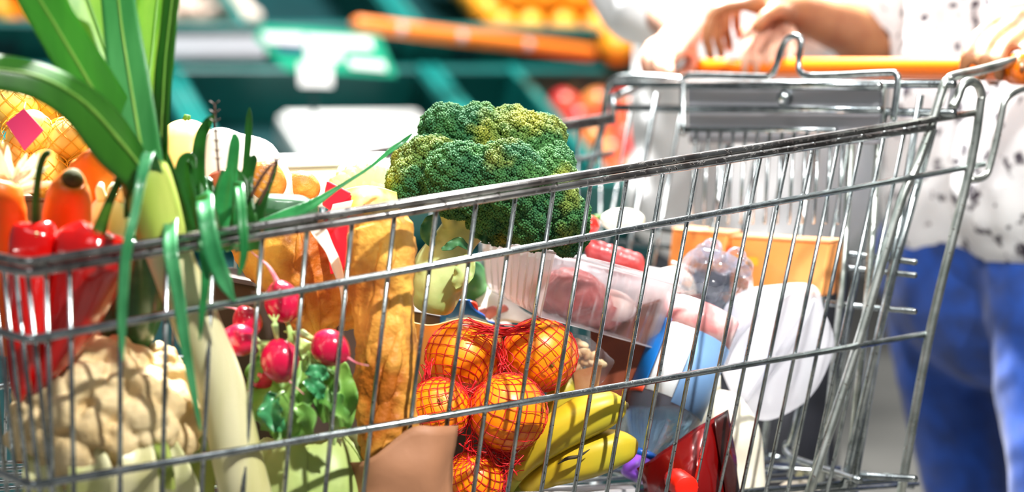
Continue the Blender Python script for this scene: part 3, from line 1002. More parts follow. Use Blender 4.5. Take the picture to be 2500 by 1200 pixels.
# ------------------------------------------------------------------ broccoli
M_bud = mat('broccoli_buds', '#2a5836', 0.75, spec=.2, col2='#3e6a36', scale=26, lo=0.4, hi=0.6, col3='#8c8c30', scale3=15, lo3=0.54, hi3=0.72)
M_bst = mat('broccoli_stem', '#b9c98a', 0.5, col2='#93ab62', scale=24, bump=0.3, bscale=60, sss=0.1)
M_bl = mat('broccoli_leaf', '#2f6a45', 0.5, col2='#4f8a52', scale=30, thin=0.15)
Yb = 1.84
broc = thing('broccoli', 'large broccoli head resting on the groceries above the top rail', 'broccoli', tuple(P(1075, 760, Yb)))
LOB = [(1165, 355, 88, .03), (1055, 415, 78, .0), (1275, 372, 92, .02), (1330, 440, 70, -.012), (1125, 440, 84, -.035), (1235, 440, 88, -.04), (1005, 450, 52, -.018), (1010, 400, 44, .015),
       (1322, 338, 52, .03), (1090, 320, 58, .03), (1170, 308, 46, .03), (1250, 318, 52, .04), (1290, 520, 62, -.03), (1190, 515, 46, -.03), (1374, 535, 56, -.02), (1350, 400, 42, .0), (1225, 548, 42, 0), (1345, 480, 56, -.03),
       (1310, 560, 40, -.01), (1385, 575, 38, -.015), (1200, 400, 100, .06), (1290, 430, 90, .07), (1080, 420, 70, .07)]
lob = np.array([(*P(x, y, Yb + dy), px(r, Yb)) for x, y, r, dy in LOB])
rs_ = np.random.RandomState(4)
cl = []
for L_ in lob:                                           # clumps over every lobe
    m = int(74 * (L_[3] / .03) ** 2) + 16
    for k in range(m):
        z = 1 - 2 * (k + .5) / m
        th = k * 2.39996 + L_[0] * 90
        d = np.array([math.sqrt(1 - z * z) * math.cos(th), math.sqrt(1 - z * z) * math.sin(th), z])
        c_ = L_[:3] + d * L_[3] * (.90 + .05 * rs_.rand())
        cl.append((*c_, L_[3] * .02 + .0054 + .0012 * rs_.rand()))
cl = np.array(cl)
allS = np.vstack([lob, cl])
# tiny icosphere
bmx = bmesh.new()
bmesh.ops.create_icosphere(bmx, subdivisions=1, radius=1.0)
IV = np.array([v.co[:] for v in bmx.verts])
IF = np.array([[v.index for v in f.verts] for f in bmx.faces])
bmx.free()


def beads(centers, radii, name, m, parent):
    nb = len(centers)
    V = (centers[:, None, :] + IV[None] * radii[:, None, None]).reshape(-1, 3) - np.array(parent['org'])
    Fc = (IF[None] + (np.arange(nb) * len(IV))[:, None, None]).reshape(-1, 3)
    me = bpy.data.meshes.new(name)
    me.vertices.add(len(V))
    me.vertices.foreach_set('co', V.ravel())
    me.loops.add(Fc.size)
    me.loops.foreach_set('vertex_index', Fc.ravel().astype(np.int32))
    me.polygons.add(len(Fc))
    me.polygons.foreach_set('loop_start', np.arange(0, Fc.size, 3, dtype=np.int32))
    me.polygons.foreach_set('use_smooth', np.ones(len(Fc), bool))
    me.update(calc_edges=True)
    me.materials.append(m)
    o = bpy.data.objects.new(name, me)
    SC.collection.objects.link(o)
    o.parent = parent
    o['org'] = parent['org']
    return tag(o, kind='stuff')


B_ = []
for i, S in enumerate(allS):
    sp_a = .0021
    m = max(10, int(4 * PI * S[3] ** 2 / (sp_a * sp_a)))
    if i < len(lob):
        continue
    z = 1 - 2 * (np.arange(m) + .5) / m
    th = np.arange(m) * 2.39996 + i
    d = np.stack([np.sqrt(1 - z * z) * np.cos(th), np.sqrt(1 - z * z) * np.sin(th), z], 1)
    p = S[:3] + d * S[3] + rs_.randn(m, 3) * .0003
    D2 = ((p[:, None, :] - allS[None, :, :3]) ** 2).sum(2)
    ins = (D2 < (allS[None, :, 3] - .0007) ** 2)
    ins[:, i] = False
    B_.append(p[~ins.any(1)])
B_ = np.vstack(B_)
B_ = B_[(B_[:, 1] < Yb + .06)]
BN = len(B_)
beads(B_, rs_.uniform(.0010, .00165, BN), 'flower_buds', M_bud, broc)
core = MB()
for x, y, z, r in lob:
    core.sphere((x, y, z), r * .93, 16, 10)
for x, y, z, r in cl:
    core.sphere((x, y, z), r * .9, 8, 6)
core.build('floret_core', mat('broccoli_core', '#24521f', 0.7, col2='#55722c', scale=40), broc)
stem = MB()
pts, rs = pspline([(1190, 470, Yb + .01, 56), (1150, 530, Yb, 50), (1105, 590, Yb, 52), (1074, 660, Yb, 68), (1062, 720, Yb, 62), (1058, 752, Yb, 50), (1056, 764, Yb, 30)], 40)
stem.tube(pts, rs, 28, mod=lambda u, th: 1 + .06 * math.cos(3 * th + 5 * u) + .03 * math.cos(7 * th))
for rows in ([(1150, 560, Yb, 22), (1220, 530, Yb - .01, 20), (1280, 500, Yb - .01, 18)], [(1120, 580, Yb, 20), (1090, 520, Yb - .02, 20), (1070, 470, Yb - .02, 18)],
             [(1180, 560, Yb, 18), (1260, 560, Yb, 18), (1350, 560, Yb, 16)], [(1140, 540, Yb - .02, 16), (1170, 500, Yb - .03, 16)]):
    q, r2 = pspline(rows, 16)
    stem.tube(q, r2, 12)
stem.sphere(P(1120, 690, Yb - .012), px(22, Yb), 12, 8)
stem.sphere(P(1040, 655, Yb - .016), px(20, Yb), 12, 8)
so_ = stem.build('stem', M_bst, broc)
remesh(so_, .0022, 3)
ripple(so_, .002, 50, 1)
for rows, m, wv in [([(1150, 610, Yb - .028, 10), (1120, 590, Yb - .035, 22), (1095, 602, Yb - .036, 20), (1078, 608, Yb - .036, 6)], M_bl, .5),
                    ([(1055, 600, Yb - .02, 12), (1045, 570, Yb - .024, 40), (1050, 540, Yb - .02, 30), (1060, 525, Yb - .02, 8)], M_bl, .6),
                    ([(1110, 700, Yb - .034, 12), (1125, 680, Yb - .038, 44), (1135, 660, Yb - .036, 50), (1140, 635, Yb - .03, 30), (1138, 620, Yb - .03, 8)], M_bst, .6),
                    ([(1260, 590, Yb, 10), (1275, 580, Yb - .01, 30), (1300, 585, Yb - .01, 20), (1310, 590, Yb, 4)], M_bl, .6),
                    ([(1190, 590, Yb, 10), (1185, 575, Yb - .02, 40), (1170, 560, Yb - .02, 40), (1160, 545, Yb - .02, 8)], M_bl, .6)]:
    q, w_ = pspline(rows, 18)
    MB().ribbon(q, w_, (.1, -1, .3), .3, .0008, wv, 1.1, 8).build('leaf', m, broc)

# ------------------------------------------------------------------ oranges in a red net
M_or = mat('orange_peel', '#ff980c', 0.36, col2='#f57c04', scale=10, bump=0.25, bscale=420, bdist=0.0006, coat=0.15, spec=.5)
M_net = mat('red_net', '#d81a1a', 0.4, col2='#b80f2a', scale=40)
M_btn = mat('orange_button', '#7a6a22', 0.8)
OR = [(1130, 872, 1.835, 92, 'upper left orange in the red net, beside the baguette'), (1318, 866, 1.84, 92, 'upper right orange in the red net, lit on its shoulder'),
      (1072, 998, 1.775, 78, 'orange in the red net half hidden by the baguette and paper bag'), (1240, 1006, 1.775, 97, 'nearest and biggest orange, centred low in the red net'), (1158, 1172, 1.775, 74, 'lowest orange in the red net, beside the brown paper bag')]
netm = MB()
for k, (x, y, Y, r, lab) in enumerate(OR):
    c_ = P(x, y, Y)
    R = px(r, Y)
    t = thing('orange', lab, 'orange', tuple(c_ - Vector((0, 0, R))), 'oranges in the red net')
    rot = Matrix.Rotation(0.7 + k * 1.3, 3, 'Y') @ Matrix.Rotation(k * .8 + .4, 3, 'X')
    MB().sphere(c_, R, 40, 26, (1, 1, .96), rot, lambda ph, th: 1 - .05 * math.exp(-(ph / .25) ** 2) - .03 * math.exp(-((PI - ph) / .25) ** 2)).build('peel', M_or, t)
    MB().sphere(c_ + rot @ Vector((0, 0, R * .925)), .0028, 10, 6, (1, 1, .5), rot).build('stem_button', M_btn, t)
    ax = Matrix.Rotation(-.5 + .5 * (k % 3), 3, 'Y') @ Matrix.Rotation(.3 * (k - 2), 3, 'X')
    n_ = 15
    for s in (-1, 1):
        for j in range(n_):
            pp, rr_ = [], []
            for i in range(41):
                ph = .12 + (PI - .24) * i / 40
                th = 2 * PI * j / n_ + s * 1.15 * (ph - PI / 2) + .04 * noise.noise(Vector((j * 3.1, ph * 4, k + s)))
                d = ax @ Vector((math.sin(ph) * math.cos(th), math.sin(ph) * math.sin(th), math.cos(ph) * .97))
                pp.append(c_ + d * (R + .0009 + .0004 * math.sin(i * 2.2 + j)))
                rr_.append(.00042 if math.sin(ph) > .4 else .00035)
            netm.tube(pp, rr_, 5)
# gathered strands between the fruit and at the knot
def strands(a, b, n, spread, seed):
    rg = np.random.RandomState(seed)
    for i in range(n):
        p0 = a + Vector(rg.randn(3)) * spread
        p2 = b + Vector(rg.randn(3)) * spread
        p1 = a.lerp(b, .5) + Vector(rg.randn(3)) * spread * .7 + Vector((0, 0, -.003))
        pts = [Vector(v) for v in spline([p0, p1, p2], 10)]
        netm.tube(pts, .0005, 5)


strands(P(1150, 800, 1.80), P(1300, 800, 1.805), 26, .0045, 1)
strands(P(1220, 830, 1.81), P(1230, 910, 1.80), 14, .006, 2)
strands(P(1190, 1085, 1.765), P(1265, 1130, 1.775), 26, .007, 3)
strands(P(1150, 1060, 1.765), P(1170, 1110, 1.765), 16, .008, 4)
strands(P(1235, 1105, 1.775), P(1215, 1230, 1.775), 20, .007, 5)
strands(P(1045, 880, 1.805), P(1030, 960, 1.775), 16, .005, 6)
strands(P(1115, 940, 1.79), P(1160, 960, 1.785), 12, .006, 7)
tag(netm.build('net_bag', M_net), 'red net bag stretched around the oranges', 'net bag')
tag([o for o in SC.objects if o.name.startswith('net_bag')][0], kind='thing')

# ------------------------------------------------------------------ bananas: a hand of three
M_ban = mat('banana_skin', '#cdab22', 0.42, col2='#a89e28', scale=10, lo=.4, hi=.7, col3='#7f8f2a', scale3=7, lo3=.60, hi3=.78)
M_bant = mat('banana_tip', '#4a3c1c', 0.7, col2='#2b2412', scale=60)
M_bans = mat('banana_stalk', '#8f9c36', 0.5, col2='#b5b844', scale=20)


def banana(label, rows):
    pts, rs = pspline(rows, 40)
    t = thing('banana', label, 'banana', tuple(pts[-1]), 'hand of bananas')
    MB().tube(pts[6:], rs[6:], 25, mod=lambda u, th: 1 + .045 * math.cos(5 * th + .5)).build('fruit', M_ban, t)
    MB().tube(pts[:7], rs[:7], 12).build('stalk', M_bans, t)
    q = (pts[-1] - pts[-2]).normalized()
    MB().tube([pts[-1] - q * .001, pts[-1] + q * .004], [rs[-1], rs[-1] * .7], 10).build('tip', M_bant, t)


banana('upper plump yellow banana beside the nearest orange', [(1225, 1215, 1.815, 18), (1255, 1165, 1.812, 20), (1295, 1115, 1.808, 32), (1350, 1065, 1.806, 48), (1420, 1022, 1.806, 53), (1475, 1000, 1.808, 48), (1508, 992, 1.812, 34), (1522, 990, 1.815, 12)])
banana('lower yellow banana with a brown bruise along its top ridge', [(1230, 1235, 1.835, 16), (1275, 1195, 1.825, 20), (1330, 1160, 1.818, 34), (1390, 1130, 1.815, 50), (1450, 1110, 1.815, 54), (1500, 1095, 1.818, 48), (1532, 1090, 1.825, 34), (1545, 1092, 1.83, 12)])
bt = [o for o in SC.objects if o.get('label', '').startswith('lower yellow banana')][0]
q, w_ = pspline([(1362, 1132, 1.790, 2), (1385, 1118, 1.787, 9), (1412, 1113, 1.787, 8), (1440, 1096, 1.789, 2)], 12)
MB().tube(q, [v * .5 for v in w_], 8).build('bruise', M_bant, bt)
banana('greenish banana mostly hidden behind the orange net', [(1290, 1120, 1.86, 14), (1310, 1085, 1.86, 18), (1335, 1040, 1.862, 28), (1365, 985, 1.865, 38), (1390, 940, 1.87, 36), (1400, 910, 1.875, 22), (1402, 900, 1.88, 8)])

# ------------------------------------------------------------------ clear tray with minced meat
M_clear = mat('clear_plastic', '#f6f2f6', 0.12, trans=0.9, ior=1.1, alpha=0.32, spec=.6, coat=.4)
M_frost = mat('frosted_plastic', '#f4f1f4', 0.3, trans=0.5, ior=1.1, alpha=0.72, coat=.3)
M_meat = mat('minced_meat', '#9a3030', 0.5, col2='#c4706a', scale=34, bump=0.5, bscale=120, coat=.2, sss=.1)
M_meatd = mat('beef', '#8f2226', 0.45, col2='#b23a38', scale=34, bump=0.4, bscale=90, coat=.3)
tray = thing('meat_tray', 'clear ribbed plastic tray of pink meat tilted below the broccoli', 'food tray', tuple(P(1420, 860, 1.86)))


def q4(a, Y4):
    return [P(x, y, Y) for (x, y), Y in zip(a, Y4)]


cA, cB, cC, cD = P(1355, 616, 1.825), P(1652, 694, 1.925), P(1597, 848, 1.925), P(1320, 772, 1.825)
bA, bD = P(1178, 590, 1.955), P(1192, 704, 1.955)
dep = (bA + bD) * .5 - (cA + cD) * .5
bB, bC = cB + dep * .9, cC + dep * .9
wall = MB()


def face_ribs(mb, p00, p10, p11, p01, n, depth, th):
    """a moulded wall with n vertical ribs"""
    nn = (p10 - p00).cross(p01 - p00).normalized()
    if nn.y > 0:
        nn = -nn
    m = n * 4
    V, Fc = [], []
    for lay in (0, th):
        for i in range(m + 1):
            u = i / m
            o_ = depth * (1 if (i % 4) in (1, 2) else 0)
            for v_ in (0, .12, .88, 1):
                o2 = o_ if 0 < v_ < 1 else 0
                V.append(p00.lerp(p10, u).lerp(p01.lerp(p11, u), v_) + nn * (o2 - lay))
    k0 = (m + 1) * 4
    for i in range(m):
        for v_ in range(3):
            a = i * 4 + v_
            Fc.append((a, a + 4, a + 5, a + 1))
            Fc.append((k0 + a + 1, k0 + a + 5, k0 + a + 4, k0 + a))
    mb.add(V, Fc)


face_ribs(wall, cA, cB, cC, cD, 9, .0012, .0006)
wall.build('front_wall', M_clear, tray, smooth=False)
w2 = MB()
face_ribs(w2, bA, cA, cD, bD, 9, .003, .0006)
w2.build('end_wall', M_frost, tray, smooth=False)
w3 = MB()
face_ribs(w3, bB, bA, bD, bC, 9, .001, .0006)
face_ribs(w3, cB, bB, bC, cC, 7, .001, .0006)
w3.build('rear_wall', M_frost, tray, smooth=False)
w4 = MB()
e_ = (cD - cA).normalized() * .0008
w4.hexa([cD, cC, bC, bD], [cD + e_, cC + e_, bC + e_, bD + e_])
w4.build('tray_floor', M_frost, tray, smooth=False)
w5 = MB()
lidn = -(cD - cA).normalized() * .003
out = ((cA + cD) * .5 - (bA + bD) * .5).normalized() * .003
w5.hexa([cA + out, cB + out, bB - out, bA - out], [cA + out + lidn, cB + out + lidn, bB - out + lidn, bA - out + lidn])
w5.build('lid_film', M_frost, tray, smooth=False)
rim = MB().tube([cA + out, cB + out, bB - out, bA - out], .0012, 6, closed=True)
rim.build('rim', M_frost, tray)
mt = MB()
cen = (cA + cB + cC + cD) / 4 + dep * .22
ux, uz = (cB - cA).normalized(), (cA - cD).normalized()
uy = dep.normalized()
R3 = Matrix((ux, uy, uz)).transposed()
for (a, b, c, r) in [(-.028, -.004, -.003, .023), (-.012, .0, -.008, .023), (.004, .004, -.010, .021), (.018, .006, -.012, .019), (-.022, .01, .0, .024), (.03, .02, -.01, .018), (.0, .025, -.006, .024), (-.028, .035, -.006, .022)]:
    mt.sphere(cen + R3 @ Vector((a, b, c)), r, 20, 14, (1.15, .9, .9))
mo = mt.build('meat', M_meat, tray)
remesh(mo, .0022, 2)
ripple(mo, .0022, 60, 2, .0014, 170)
pad = MB().sphere(cen + R3 @ Vector((.022, -.008, -.004)), .02, 20, 12, (1.5, .5, .75), R3)
pad.build('fat_layer', mat('fat', '#e8cfc8', .5, col2='#d9a9a0', scale=30), tray)

# second pack of red meat further back
mp = thing('beef_pack', 'red beef pieces in white wrapping behind the clear tray', 'meat', tuple(P(1500, 680, 2.06)))
b = MB()
for i in range(6):
    pts, rs = pspline([(1440 + i * 22, 588 + i * 7, 2.05, 16), (1446 + i * 22, 610 + i * 7, 2.045, 20), (1452 + i * 22, 650 + i * 7, 2.05, 18)], 10)
    b.tube(pts, rs, 12)
    ob = None
o = b.build('meat', M_meatd, mp)
remesh(o, .0025, 2)
b = MB().hexa(q4([(1400, 690), (1620, 720), (1640, 680), (1420, 640)], [2.03, 2.03, 2.12, 2.12]), q4([(1400, 665), (1620, 695), (1640, 660), (1420, 620)], [2.03, 2.03, 2.12, 2.12]))
b.build('tray_base', M_frost, mp, smooth=False, bevel=.003)
# white cut radish / fennel and a tomato behind the broccoli
tm = thing('tomato', 'red tomato peeping out right behind the broccoli', 'tomato', tuple(P(1438, 560, 2.05)))
MB().sphere(P(1438, 548, 2.05), px(26, 2.05), 24, 16, (1, 1, .88)).build('skin', mat('tomato', '#e0251b', .2, coat=.5), tm)
MB().sphere(P(1438, 527, 2.05), px(9, 2.05), 10, 6, (1, 1, .4)).build('calyx', M_stem, tm)
fn = thing('white_onion', 'pale white onion lying behind the broccoli near the far wires', 'onion', tuple(P(1520, 550, 2.12)))
MB().sphere(P(1520, 537, 2.12), px(40, 2.12), 24, 16, (1.35, 1, .72)).build('bulb', mat('onion', '#f6f3e6', .4, col2='#e3e2b6', scale=30), fn)
MB().tube([P(1465, 532, 2.12), P(1450, 526, 2.12)], [.004, .001], 8).build('sprout', M_stem, fn)

# bag of oats / nuts
nb = thing('nut_bag', 'small clear bag of pale nuts beside the upper right orange', 'nut bag', tuple(P(1450, 950, 1.87)))
b = MB()
rg = np.random.RandomState(8)
for k in range(70):
    x, y = rg.uniform(1395, 1480), rg.uniform(835, 935)
    if x - 1395 > 85 * (1 - abs(y - 880) / 75):
        continue
    b.sphere(P(x, y, 1.865 + rg.rand() * .012), .0035, 8, 6, (1.5, 1, .9), Matrix.Rotation(rg.rand() * 3, 3, 'Y'))
tag(b.build('nuts', mat('nuts', '#e6cfa4', .6, col2='#b98c55', scale=60), nb), kind='stuff')
sheet([[(1395, 815, 1.86), (1440, 825, 1.855), (1490, 872, 1.86)], [(1390, 880, 1.85), (1440, 880, 1.848), (1498, 885, 1.858)], [(1395, 950, 1.86), (1430, 958, 1.855), (1470, 930, 1.865)]], .0005, 'film', M_clear, nb, 2, .003, 60)
MB().hexa(q4([(1400, 905), (1470, 890), (1460, 948), (1405, 960)], [1.857] * 4), q4([(1400, 905), (1470, 890), (1460, 948), (1405, 960)], [1.862] * 4)).build('printed_band', mat('nut_label', '#b5702f', .5, col2='#d8a873', scale=30), nb, smooth=False)

# dark carton behind, yellow paper bag edge, blue packet
ct = thing('brown_carton', 'dark brown carton standing behind the bananas', 'carton', tuple(P(1560, 1000, 1.95)))
cb_ = MB().hexa(q4([(1440, 1010), (1640, 990), (1700, 985), (1500, 1000)], [1.925, 1.95, 2.0, 1.99]), q4([(1440, 790), (1660, 720), (1715, 715), (1500, 780)], [1.925, 1.95, 2.0, 1.99]))
cb_.build('carton_body', mat('brown_card', '#7a3a20', .6, col2='#5e2a17', scale=12), ct, smooth=False, bevel=.002)
fl_ = MB().hexa(q4([(1440, 790), (1660, 720), (1664, 712), (1444, 782)], [1.924, 1.949, 1.949, 1.924]), q4([(1440, 790), (1660, 720), (1664, 712), (1444, 782)], [1.93, 1.955, 1.955, 1.93]))
fl_.build('carton_flap', mat('brown_card2', '#8f4a2a', .6), ct, smooth=False)
yb = thing('yellow_paper_bag', 'yellowish paper bag edge curling behind the oranges', 'paper bag', tuple(P(1130, 900, 1.90)))
sheet([[(1010, 786, 1.88), (1060, 792, 1.875), (1130, 776, 1.872), (1190, 788, 1.875), (1225, 806, 1.88)], [(1010, 850, 1.885), (1060, 860, 1.882), (1130, 850, 1.88), (1190, 850, 1.882), (1225, 850, 1.885)], [(1010, 980, 1.89), (1060, 980, 1.89), (1130, 980, 1.89), (1190, 980, 1.89), (1225, 980, 1.89)]], .001, 'front_wall', mat('yellow_paper', '#d9b56a', .6, col2='#b98d46', scale=14), yb, 4, .003, 40)
bp_ = thing('blue_packet', 'glossy blue packet with red corner under the broccoli stump', 'packet', tuple(P(1150, 790, 1.91)))
sheet([[(1085, 755, 1.90), (1110, 735, 1.892), (1140, 733, 1.892), (1150, 742, 1.895)], [(1080, 775, 1.895), (1110, 765, 1.888), (1150, 762, 1.888), (1170, 772, 1.89)], [(1075, 800, 1.895), (1110, 795, 1.89), (1160, 785, 1.89), (1230, 792, 1.895)]], .003, 'packet_film', mat('blue_film', '#174f9e', .25, coat=.6), bp_, 1, .002, 60)
sheet([[(1142, 738, 1.894), (1150, 735, 1.893), (1160, 742, 1.894)], [(1146, 752, 1.891), (1156, 752, 1.891), (1164, 757, 1.892)], [(1146, 766, 1.89), (1156, 766, 1.89), (1162, 769, 1.891)]], .003, 'red_corner', mat('red_film', '#d63a22', .3, coat=.4), bp_, 1, .0005, 60, 6)
pk = thing('sausage_pack', 'small pack of pink sausages beside the blue packet', 'sausages', tuple(P(1200, 775, 1.93)))
for k in range(3):
    pts, rs = pspline([(1160 + k * 24, 772, 1.925, 6), (1164 + k * 24, 768, 1.925, 14), (1185 + k * 24, 760 - 3 * k, 1.925, 14), (1192 + k * 24, 756 - 3 * k, 1.925, 5)], 14)
    MB().tube(pts, rs, 12).build('sausage', mat('sausage', '#d98a80', .35, coat=.4), pk)
wp = thing('white_bread_bag', 'crumpled white plastic bag stuffed under the clear tray', 'plastic bag', tuple(P(1290, 840, 1.93)))
sheet([[(1160, 690, 1.99), (1210, 700, 1.96), (1290, 760, 1.93), (1360, 800, 1.92)], [(1165, 740, 1.95), (1220, 750, 1.93), (1290, 775, 1.91), (1360, 815, 1.90)], [(1215, 790, 1.91), (1240, 785, 1.90), (1300, 790, 1.89), (1380, 850, 1.885)]], .0008, 'film', mat('white_film', '#f3f1ea', .4), wp, 5, .004, 45)
gr = thing('green_packet', 'dark green packet corner beside the broccoli stump', 'packet', tuple(P(1160, 720, 1.98)))
sheet([[(1130, 640, 1.975), (1160, 640, 1.97), (1185, 690, 1.975)], [(1120, 690, 1.965), (1160, 690, 1.96), (1190, 720, 1.97)], [(1125, 735, 1.965), (1160, 730, 1.962), (1195, 735, 1.97)]], .004, 'film', mat('green_film', '#2f6b3a', .4, col2='#4f8c4a', scale=30), gr, 3, .003, 40)

# ------------------------------------------------------------------ upside-down water bottle
M_pet = mat('clear_bottle', '#cdd3ea', 0.05, trans=0.9, ior=1.25, alpha=0.5, spec=.8, coat=.5)
bot = thing('water_bottle', 'clear water bottle upside down with blue label and purple cap', 'bottle', tuple(P(1600, 1180, 1.90)))
b0, b1 = P(1768, 628, 1.975), P(1568, 1128, 1.905)
axb = (b1 - b0).normalized()
Lb = (b1 - b0).length
prof = [(0, .0), (.0, .020), (.02, .030), (.06, .035), (.10, .0365), (.16, .0355), (.20, .0370), (.26, .0355), (.30, .037), (.36, .0355), (.42, .037), (.50, .0372), (.70, .0372), (.76, .036), (.84, .030), (.92, .020), (.97, .0145), (1.0, .0135)]
P_ = spline([(u * Lb, r) for u, r in prof[1:]], 80)
sh = MB().tube([b0 + axb * u for u, r in P_], [max(.001, r) for u, r in P_], 36, mod=lambda u, th: 1 + (.02 * math.cos(10 * th) if .04 < u < .45 else 0))
sh.build('bottle_body', M_pet, bot)
wa = MB().tube([b0 + axb * (Lb * u) for u in (.44, .5, .6, .7, .78, .86, .93, .97)], [.0345, .0352, .0354, .0354, .033, .0265, .0175, .013], 32)
wa.build('water', mat('water', '#9fdcfa', .02, trans=.95, ior=1.15, alpha=.6), bot)


def lab(u0, u1, a0, a1, r, name, m, n=14):
    e1 = axb.cross(Vector((0, -1, 0))).normalized()
    if e1.x < 0:
        e1 = -e1
    e2 = axb.cross(e1).normalized()
    if e2.y > 0:
        e2 = -e2
    V, Fc = [], []
    for i in range(n + 1):
        for (u, dr) in ((u0, 0), (u1, 0), (u1, -.0006), (u0, -.0006)):
            th = math.radians(a0 + (a1 - a0) * i / n)
            V.append(b0 + axb * (u * Lb) + (e1 * math.cos(th) + e2 * math.sin(th)) * (r + dr))
    for i in range(n):
        for k in range(4):
            a, b = i * 4 + k, i * 4 + (k + 1) % 4
            Fc.append((a, b, b + 4, a + 4))
    Fc += [(3, 2, 1, 0), tuple(n * 4 + k for k in range(4))]
    MB().add(V, Fc).build(name, m, bot)


lab(.27, .40, 20, 165, .0378, 'reflection_band', mat('pink_reflection', '#d98a8a', .3, col2='#f3dcd8', scale=40))  # pinkish and white reflection, coloured onto the bottle as a band
lab(.40, .74, 12, 92, .0379, 'label', mat('label_blue', '#6f95c2', .45))
lab(.385, .70, 138, 180, .0380, 'label_stripe', mat('label_strong_blue', '#1273c9', .4))
lab(.70, .735, 138, 172, .0382, 'label_red_mark', mat('label_red', '#d0472c', .4))
lab(.40, .72, 93, 136, .0377, 'label_white', mat('label_white', '#eef5fa', .4))
MB().tube([b0 + axb * (Lb * .955), b0 + axb * (Lb * .985)], .0158, 24).build('neck_ring', mat('neck_blue', '#0f4fa5', .3, coat=.4), bot)
MB().tube([b0 + axb * (Lb * .988), b0 + axb * (Lb * 1.07), b0 + axb * (Lb * 1.08)], [.0155, .0155, .013], 30, mod=lambda u, th: 1 + .02 * math.cos(30 * th)).build('cap', mat('cap_purple', '#8a4fd0', .35), bot)
b = MB()
for k in range(5):
    th = 2 * PI * k / 5
    e1 = axb.orthogonal().normalized()
    e2 = axb.cross(e1)
    b.sphere(b0 + (e1 * math.cos(th) + e2 * math.sin(th)) * .021 + axb * .001, .0105, 12, 8)
b.build('bottle_foot', M_pet, bot)

# red pouch with screw cap
M_pouch = mat('red_foil', '#7d0a0a', 0.22, coat=.5, col2='#5a0506', scale=14, metal=.2)
po = thing('red_pouch', 'dark red foil pouch with a bright red screw cap', 'pouch', tuple(P(1680, 1320, 1.875)))
sheet([[(1555, 1142, 1.885), (1630, 1095, 1.872), (1700, 1045, 1.870), (1776, 998, 1.885)], [(1575, 1195, 1.878), (1640, 1160, 1.850), (1715, 1120, 1.850), (1790, 1090, 1.884)], [(1590, 1260, 1.875), (1650, 1235, 1.838), (1725, 1220, 1.842), (1805, 1200, 1.884)], [(1600, 1340, 1.88), (1660, 1330, 1.85), (1730, 1330, 1.85), (1820, 1330, 1.884)]], .001, 'pouch_front', M_pouch, po, 7, .0028, 45)
sheet([[(1557, 1144, 1.887), (1630, 1097, 1.892), (1700, 1047, 1.894), (1776, 1000, 1.888)], [(1577, 1195, 1.882), (1640, 1160, 1.905), (1715, 1120, 1.905), (1788, 1090, 1.888)], [(1592, 1260, 1.88), (1650, 1235, 1.91), (1725, 1220, 1.91), (1803, 1200, 1.888)], [(1602, 1340, 1.884), (1660, 1330, 1.905), (1730, 1330, 1.905), (1818, 1330, 1.888)]], .001, 'pouch_back', mat('dark_foil', '#3a0d0a', .25, coat=.4), po, 9, .0015, 45)
sheet([[(1744, 1022, 1.868), (1776, 1000, 1.8835)], [(1752, 1090, 1.862), (1790, 1090, 1.8825)], [(1770, 1200, 1.86), (1805, 1200, 1.8825)], [(1778, 1330, 1.868), (1819, 1330, 1.8825)]], .0008, 'seam', mat('dark_foil', '#3a0d0a', .25), po, 2, .001, 60, 8)
c0, c1 = P(1652, 1172, 1.842), P(1676, 1190, 1.815)
axc = (c1 - c0).normalized()
MB().tube([c0 - axc * .01, c0, c1, c1 + axc * .001], [.0085, .0112, .0112, .0100], 40, mod=lambda u, th: 1 + .025 * math.cos(20 * th)).build('screw_cap', mat('cap_red', '#e3200f', .35), po)

# white translucent tub
M_tub = mat('milky_plastic', '#e4e4ea', 0.25, trans=.45, ior=1.08, alpha=.8, thin=.25, coat=.3)
tub = thing('white_tub', 'large milky white plastic container leaning against the gate', 'container', tuple(P(1890, 1030, 2.06)))
tc0, tc1 = P(1850, 850, 2.045), P(1935, 838, 2.085)
tb = MB()
axt = (tc1 - tc0).normalized()
b = MB()
ring = [(1775, 740), (1812, 712), (1895, 696), (1972, 690), (2002, 712), (2012, 762), (2034, 830), (2020, 900), (1968, 976), (1895, 1018), (1832, 1012), (1790, 965), (1762, 900), (1752, 810)]
rp_ = spline(ring + [ring[0]], 60)[:-1]
cx_, cy_ = rp_.mean(0)
layers = [(k_, Y_ - .065) for k_, Y_ in [(.10, 2.035), (.60, 2.026), (.90, 2.030), (.985, 2.042), (1.0, 2.060), (.99, 2.085), (.95, 2.105), (.8, 2.12), (.1, 2.123)]]
V, Fc = [], []
nl = len(rp_)
for k_, Y_ in layers:
    for (x, y) in rp_:
        V.append(P(cx_ + (x - cx_) * k_, cy_ + (y - cy_) * k_, Y_))
for i in range(len(layers) - 1):
    for k in range(nl):
        k2 = (k + 1) % nl
        Fc.append((i * nl + k, i * nl + k2, (i + 1) * nl + k2, (i + 1) * nl + k))
Fc.append(tuple(range(nl))[::-1])
Fc.append(tuple((len(layers) - 1) * nl + k for k in range(nl)))
ob = MB().add(V, Fc).build('container_wall', M_tub, tub)
ripple(ob, .004, 22, 3)
pts, rs = pspline([(1818, 985, 1.961, 4), (1880, 900, 1.952, 10), (1950, 800, 1.952, 12), (1990, 730, 1.961, 4)], 20)
MB().tube(pts, rs, 10).build('moulded_ridge', M_tub, tub)
pts, rs = pspline([(1768, 900, 1.965, 3), (1800, 820, 1.952, 8), (1870, 750, 1.950, 8), (1940, 706, 1.965, 3)], 20)
MB().tube(pts, rs, 10).build('moulded_ridge', M_tub, tub)
